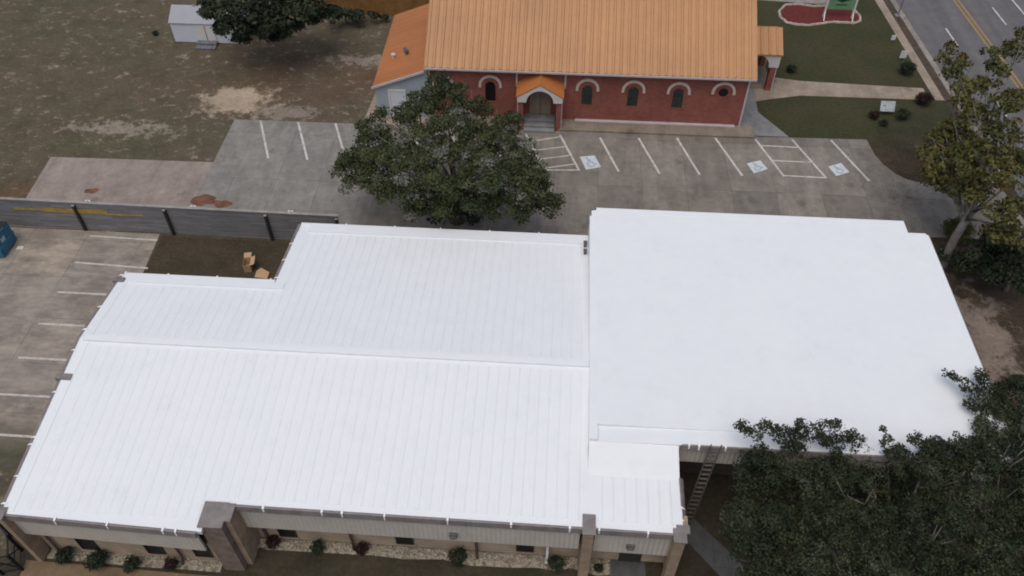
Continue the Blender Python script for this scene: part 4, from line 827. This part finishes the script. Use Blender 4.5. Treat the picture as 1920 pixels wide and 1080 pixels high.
# thin, yellowing tree at the right edge
ye = [lob(1770, 265, 5.2, 1.0), lob(1748, 300, 4.8, .8), lob(1795, 295, 5.2, 1.0), lob(1765, 325, 4.8, .9), lob(1815, 325, 5.6, 1.0), lob(1850, 290, 6.2, 1.1), lob(1838, 235, 6.6, 1.0), lob(1800, 200, 6.6, .8), lob(1785, 140, 7.0, .75), lob(1812, 165, 7.0, .8), lob(1770, 115, 7.2, .45), lob(1805, 115, 7.2, .6), lob(1890, 250, 6.8, 1.1), lob(1880, 330, 6.6, 1.1), lob(1900, 190, 7.2, 1.0), lob(1870, 130, 7.4, .8), lob(1900, 95, 7.6, .8), lob(1915, 70, 7.6, .7), lob(1860, 100, 7.6, .5), lob(1912, 390, 6.0, 1.0), lob(1880, 400, 5.6, .8), lob(1905, 445, 4.8, .9), lob(1825, 370, 5.4, .5), lob(1785, 350, 4.6, .6), lob(1870, 200, 7, .8), lob(1930, 300, 6.8, 1.2), lob(1860, 440, 4.4, .7), lob(1755, 260, 4.6, .7), lob(1740, 330, 4.0, .6), lob(1735, 285, 4.4, .75), lob(1760, 290, 4.6, .95), lob(1788, 318, 4.8, .9), lob(1815, 275, 5.6, .9), lob(1790, 240, 5.8, .7), lob(1765, 345, 4.2, .6), lob(1800, 345, 4.6, .7), lob(1840, 345, 5.2, .8), lob(1825, 205, 6.8, .7), lob(1850, 160, 7.2, .7), lob(1775, 95, 7.4, .5), lob(1895, 300, 6.6, .9)]
bt = at(1762, 505); ft = at(1828, 385, 4.2)
tree('thin_tree', 'tall thin tree with yellowing leaves beside the road', tuple(bt), tuple(ft), ye, M['autumn'], .13, 13, .26, 'palebark', dens=1.05, clump=.42, leafn=75)
tree('dark_tree', 'low dark green tree under the yellowing tree at the right edge', tuple(at(1885, 545)), tuple(at(1885, 545)+Vector((0, 0, 1.5))), [lob(1870, 455, 2.6, 1.2), lob(1910, 480, 2.8, 1.2), lob(1835, 478, 2.0, .9), lob(1880, 505, 2.2, 1.0), lob(1925, 530, 2.4, 1.1), lob(1800, 492, 1.3, .75), lob(1850, 510, 1.6, .8), lob(1775, 480, 1.0, .5)], M['deep'], .11, 14, .14, dens=1.1)
# trees round the shed
t4 = [lob(410, 25, 4.4, 1.3), lob(440, 50, 3.8, 1.2), lob(465, 30, 4.8, 1.4), lob(500, 10, 5.2, 1.6), lob(510, 42, 4.4, 1.3), lob(550, 20, 4.8, 1.5), lob(585, 5, 4.8, 1.3), lob(460, 66, 2.9, .9), lob(420, 52, 3.0, .8), lob(490, 62, 3.0, 1.0), lob(540, 50, 3.4, 1.0), lob(395, 15, 4.6, 1.0), lob(612, 22, 3.4, .9), lob(430, -10, 5, 1.5), lob(530, -20, 5.6, 1.8), lob(595, 32, 2.6, .9), lob(520, 66, 2.2, .9), lob(450, 78, 2.2, .7)]
tree('dense_tree', 'dense dark evergreen tree hanging over the white shed', tuple(at(505, 68)), tuple(at(505, 68)+Vector((0, .3, 2.2))), t4, M['deep'], .14, 15, .3, dens=1.2)
tree('dark_shrub', 'rounded dark shrub growing against the cedar fence', tuple(at(650, 42)), tuple(at(650, 42)+Vector((0, 0, .8))), [lob(648, 28, 1.0, .7), lob(672, 30, .8, .6), lob(698, 32, .6, .45), lob(625, 32, 1.1, .7), lob(720, 34, .4, .35)], M['deep'], .12, 16, .08, cat='shrub')
def shrub(px, py, r, mat, label, seed, name='round_shrub', group=None, fl=.85):
    c = at(px, py); t = empty(name, (c.x, c.y, 0), label, 'shrub', group)
    m = MB(); m.tube([(c.x, c.y, 0), (c.x, c.y, r*.7)], .035, 6); m.build('stem', M['bark'], t)
    leaves('foliage', mat, t, [(c.x, c.y, r*.8, r*.88, fl), (c.x+.12*r, c.y-.08*r, r*.85, r*.8, fl), (c.x, c.y, r*.5, r*.8, fl), (c.x, c.y, r*.75, r*.5, fl)], .045, seed, 1.6, clump=r*.45, leafn=60); return t
G = 'clipped shrubs along the building front'
for i, (px, py, r_, mt, lb) in enumerate(((513, 1020, .33, 'maroon', 'small maroon shrub nearest the brown pier in the stone bed'), (597, 1031, .34, 'deep', 'small round green shrub between two maroon shrubs'), (679, 1033, .33, 'maroon', 'maroon shrub just right of a brown downspout'),
      (858, 1050, .46, 'deep', 'widest green shrub of the front bed, below the wall light'), (1042, 1062, .40, 'deep', 'round green shrub beside the white downspout'), (1122, 1068, .22, 'deep', 'scrappy little shrub just right of the middle pier'),
      (126, 1048, .42, 'deep', 'leftmost round green shrub of the front bed'), (185, 1058, .48, 'deep', 'largest round green shrub in the left bed, second from the corner'), (251, 1062, .38, 'deep', 'third green shrub from the left corner of the building'), (322, 1062, .32, 'maroon', 'small maroon shrub close to the big dark pier'))):
    shrub(px, py, r_, M[mt], lb, 50+i, 'round_shrub', G)
shrub(1697, 138, .62, M['deep'], 'round dark shrub between sidewalk and church lawn', 71, 'lawn_shrub'); shrub(1728, 195, .62, M['maroon'], 'reddish dark shrub at the end of the church path', 72, 'lawn_shrub'); shrub(1690, 222, .5, M['oakdark'], 'green shrub to the right of the small pale sign', 73, 'lawn_shrub'); shrub(1636, 222, .38, M['maroon'], 'low dark shrub to the left of the small pale sign', 74, 'lawn_shrub')
shrub(1655, 235, .30, M['oakdark'], 'low straggly shrub in front of the small pale sign', 75, 'lawn_shrub'); shrub(1482, 135, .42, M['deep'], 'dark shrub beside the road-end porch column', 76, 'lawn_shrub'); shrub(1790, 448, .9, M['autumn'], 'yellow green shrub against the leaning pale trunk', 77, 'lawn_shrub'); shrub(293, 66, .28, M['deep'], 'tiny dark shrub alone in the field near the shed', 78, 'lawn_shrub')
# fallen leaves and loose stones
def scatter(name, label, cat, n, region, size, mat, seed, z=.02):
    rg = random.Random(seed); m = MB(); k_ = 0
    while k_ < n:
        x, y = region(rg); a = rg.uniform(0, 6.28); s_ = size*rg.uniform(.5, 1.3)
        m.add([(x+s_*math.cos(a), y+s_*math.sin(a), z), (x+s_*.6*math.cos(a+1.6), y+s_*.6*math.sin(a+1.6), z+s_*.3), (x-s_*math.cos(a), y-s_*math.sin(a), z), (x+s_*.6*math.cos(a-1.6), y+s_*.6*math.sin(a-1.6), z+s_*.2)], [(0, 1, 2, 3)]); k_ += 1
    o = m.build(name, mat, None); tag(o, label, cat, kind='stuff'); return o
def reg_tree(g):
    a, d = g.uniform(0, 6.28), abs(g.gauss(0, 1)); return (22.5+3.5*d*math.cos(a), 41+5.0*d*math.sin(a))
scatter('leaf_litter', 'fallen brown leaves scattered under the yellowing tree', 'leaf litter', 500, reg_tree, .05, plain('dead_leaf', (.12, .075, .04), .9, .5, 3), 21, .018)
def reg_oak(g):
    a, d = g.uniform(0, 6.28), abs(g.gauss(0, 1)); return (-5.5+4*d*math.cos(a), 37.5+3.4*d*math.sin(a))
scatter('leaf_litter', 'fallen brown leaves on the concrete round the lot oak', 'leaf litter', 400, reg_oak, .05, plain('dry_leaf', (.10, .065, .038), .9, .5, 3), 22, .022)
def reg_bed(g):
    x = g.uniform(-12.4, 3.1); return (x, g.uniform(15.12, 15.55)) if g.random() < .7 else (g.uniform(-21.2, -13.7), g.uniform(14.08, 14.42))
rg = random.Random(9); m = MB()
for _ in range(1500):
    x, y = reg_bed(rg); s_ = rg.uniform(.03, .075); a = rg.uniform(0, 3)
    ring = [(x+s_*math.cos(a+q*1.2566)*rg.uniform(.8, 1.2), y+s_*.8*math.sin(a+q*1.2566), .015) for q in range(5)]; top = (x, y, .015+s_*.8)
    m.add(ring+[top], [(q, (q+1) % 5, 5) for q in range(5)])
tag(m.build('gravel', plain('pale_pebbles', (.33, .29, .225), .9, .6, 11), None), 'pale pebbles filling the beds along the building front', 'gravel', kind='stuff')
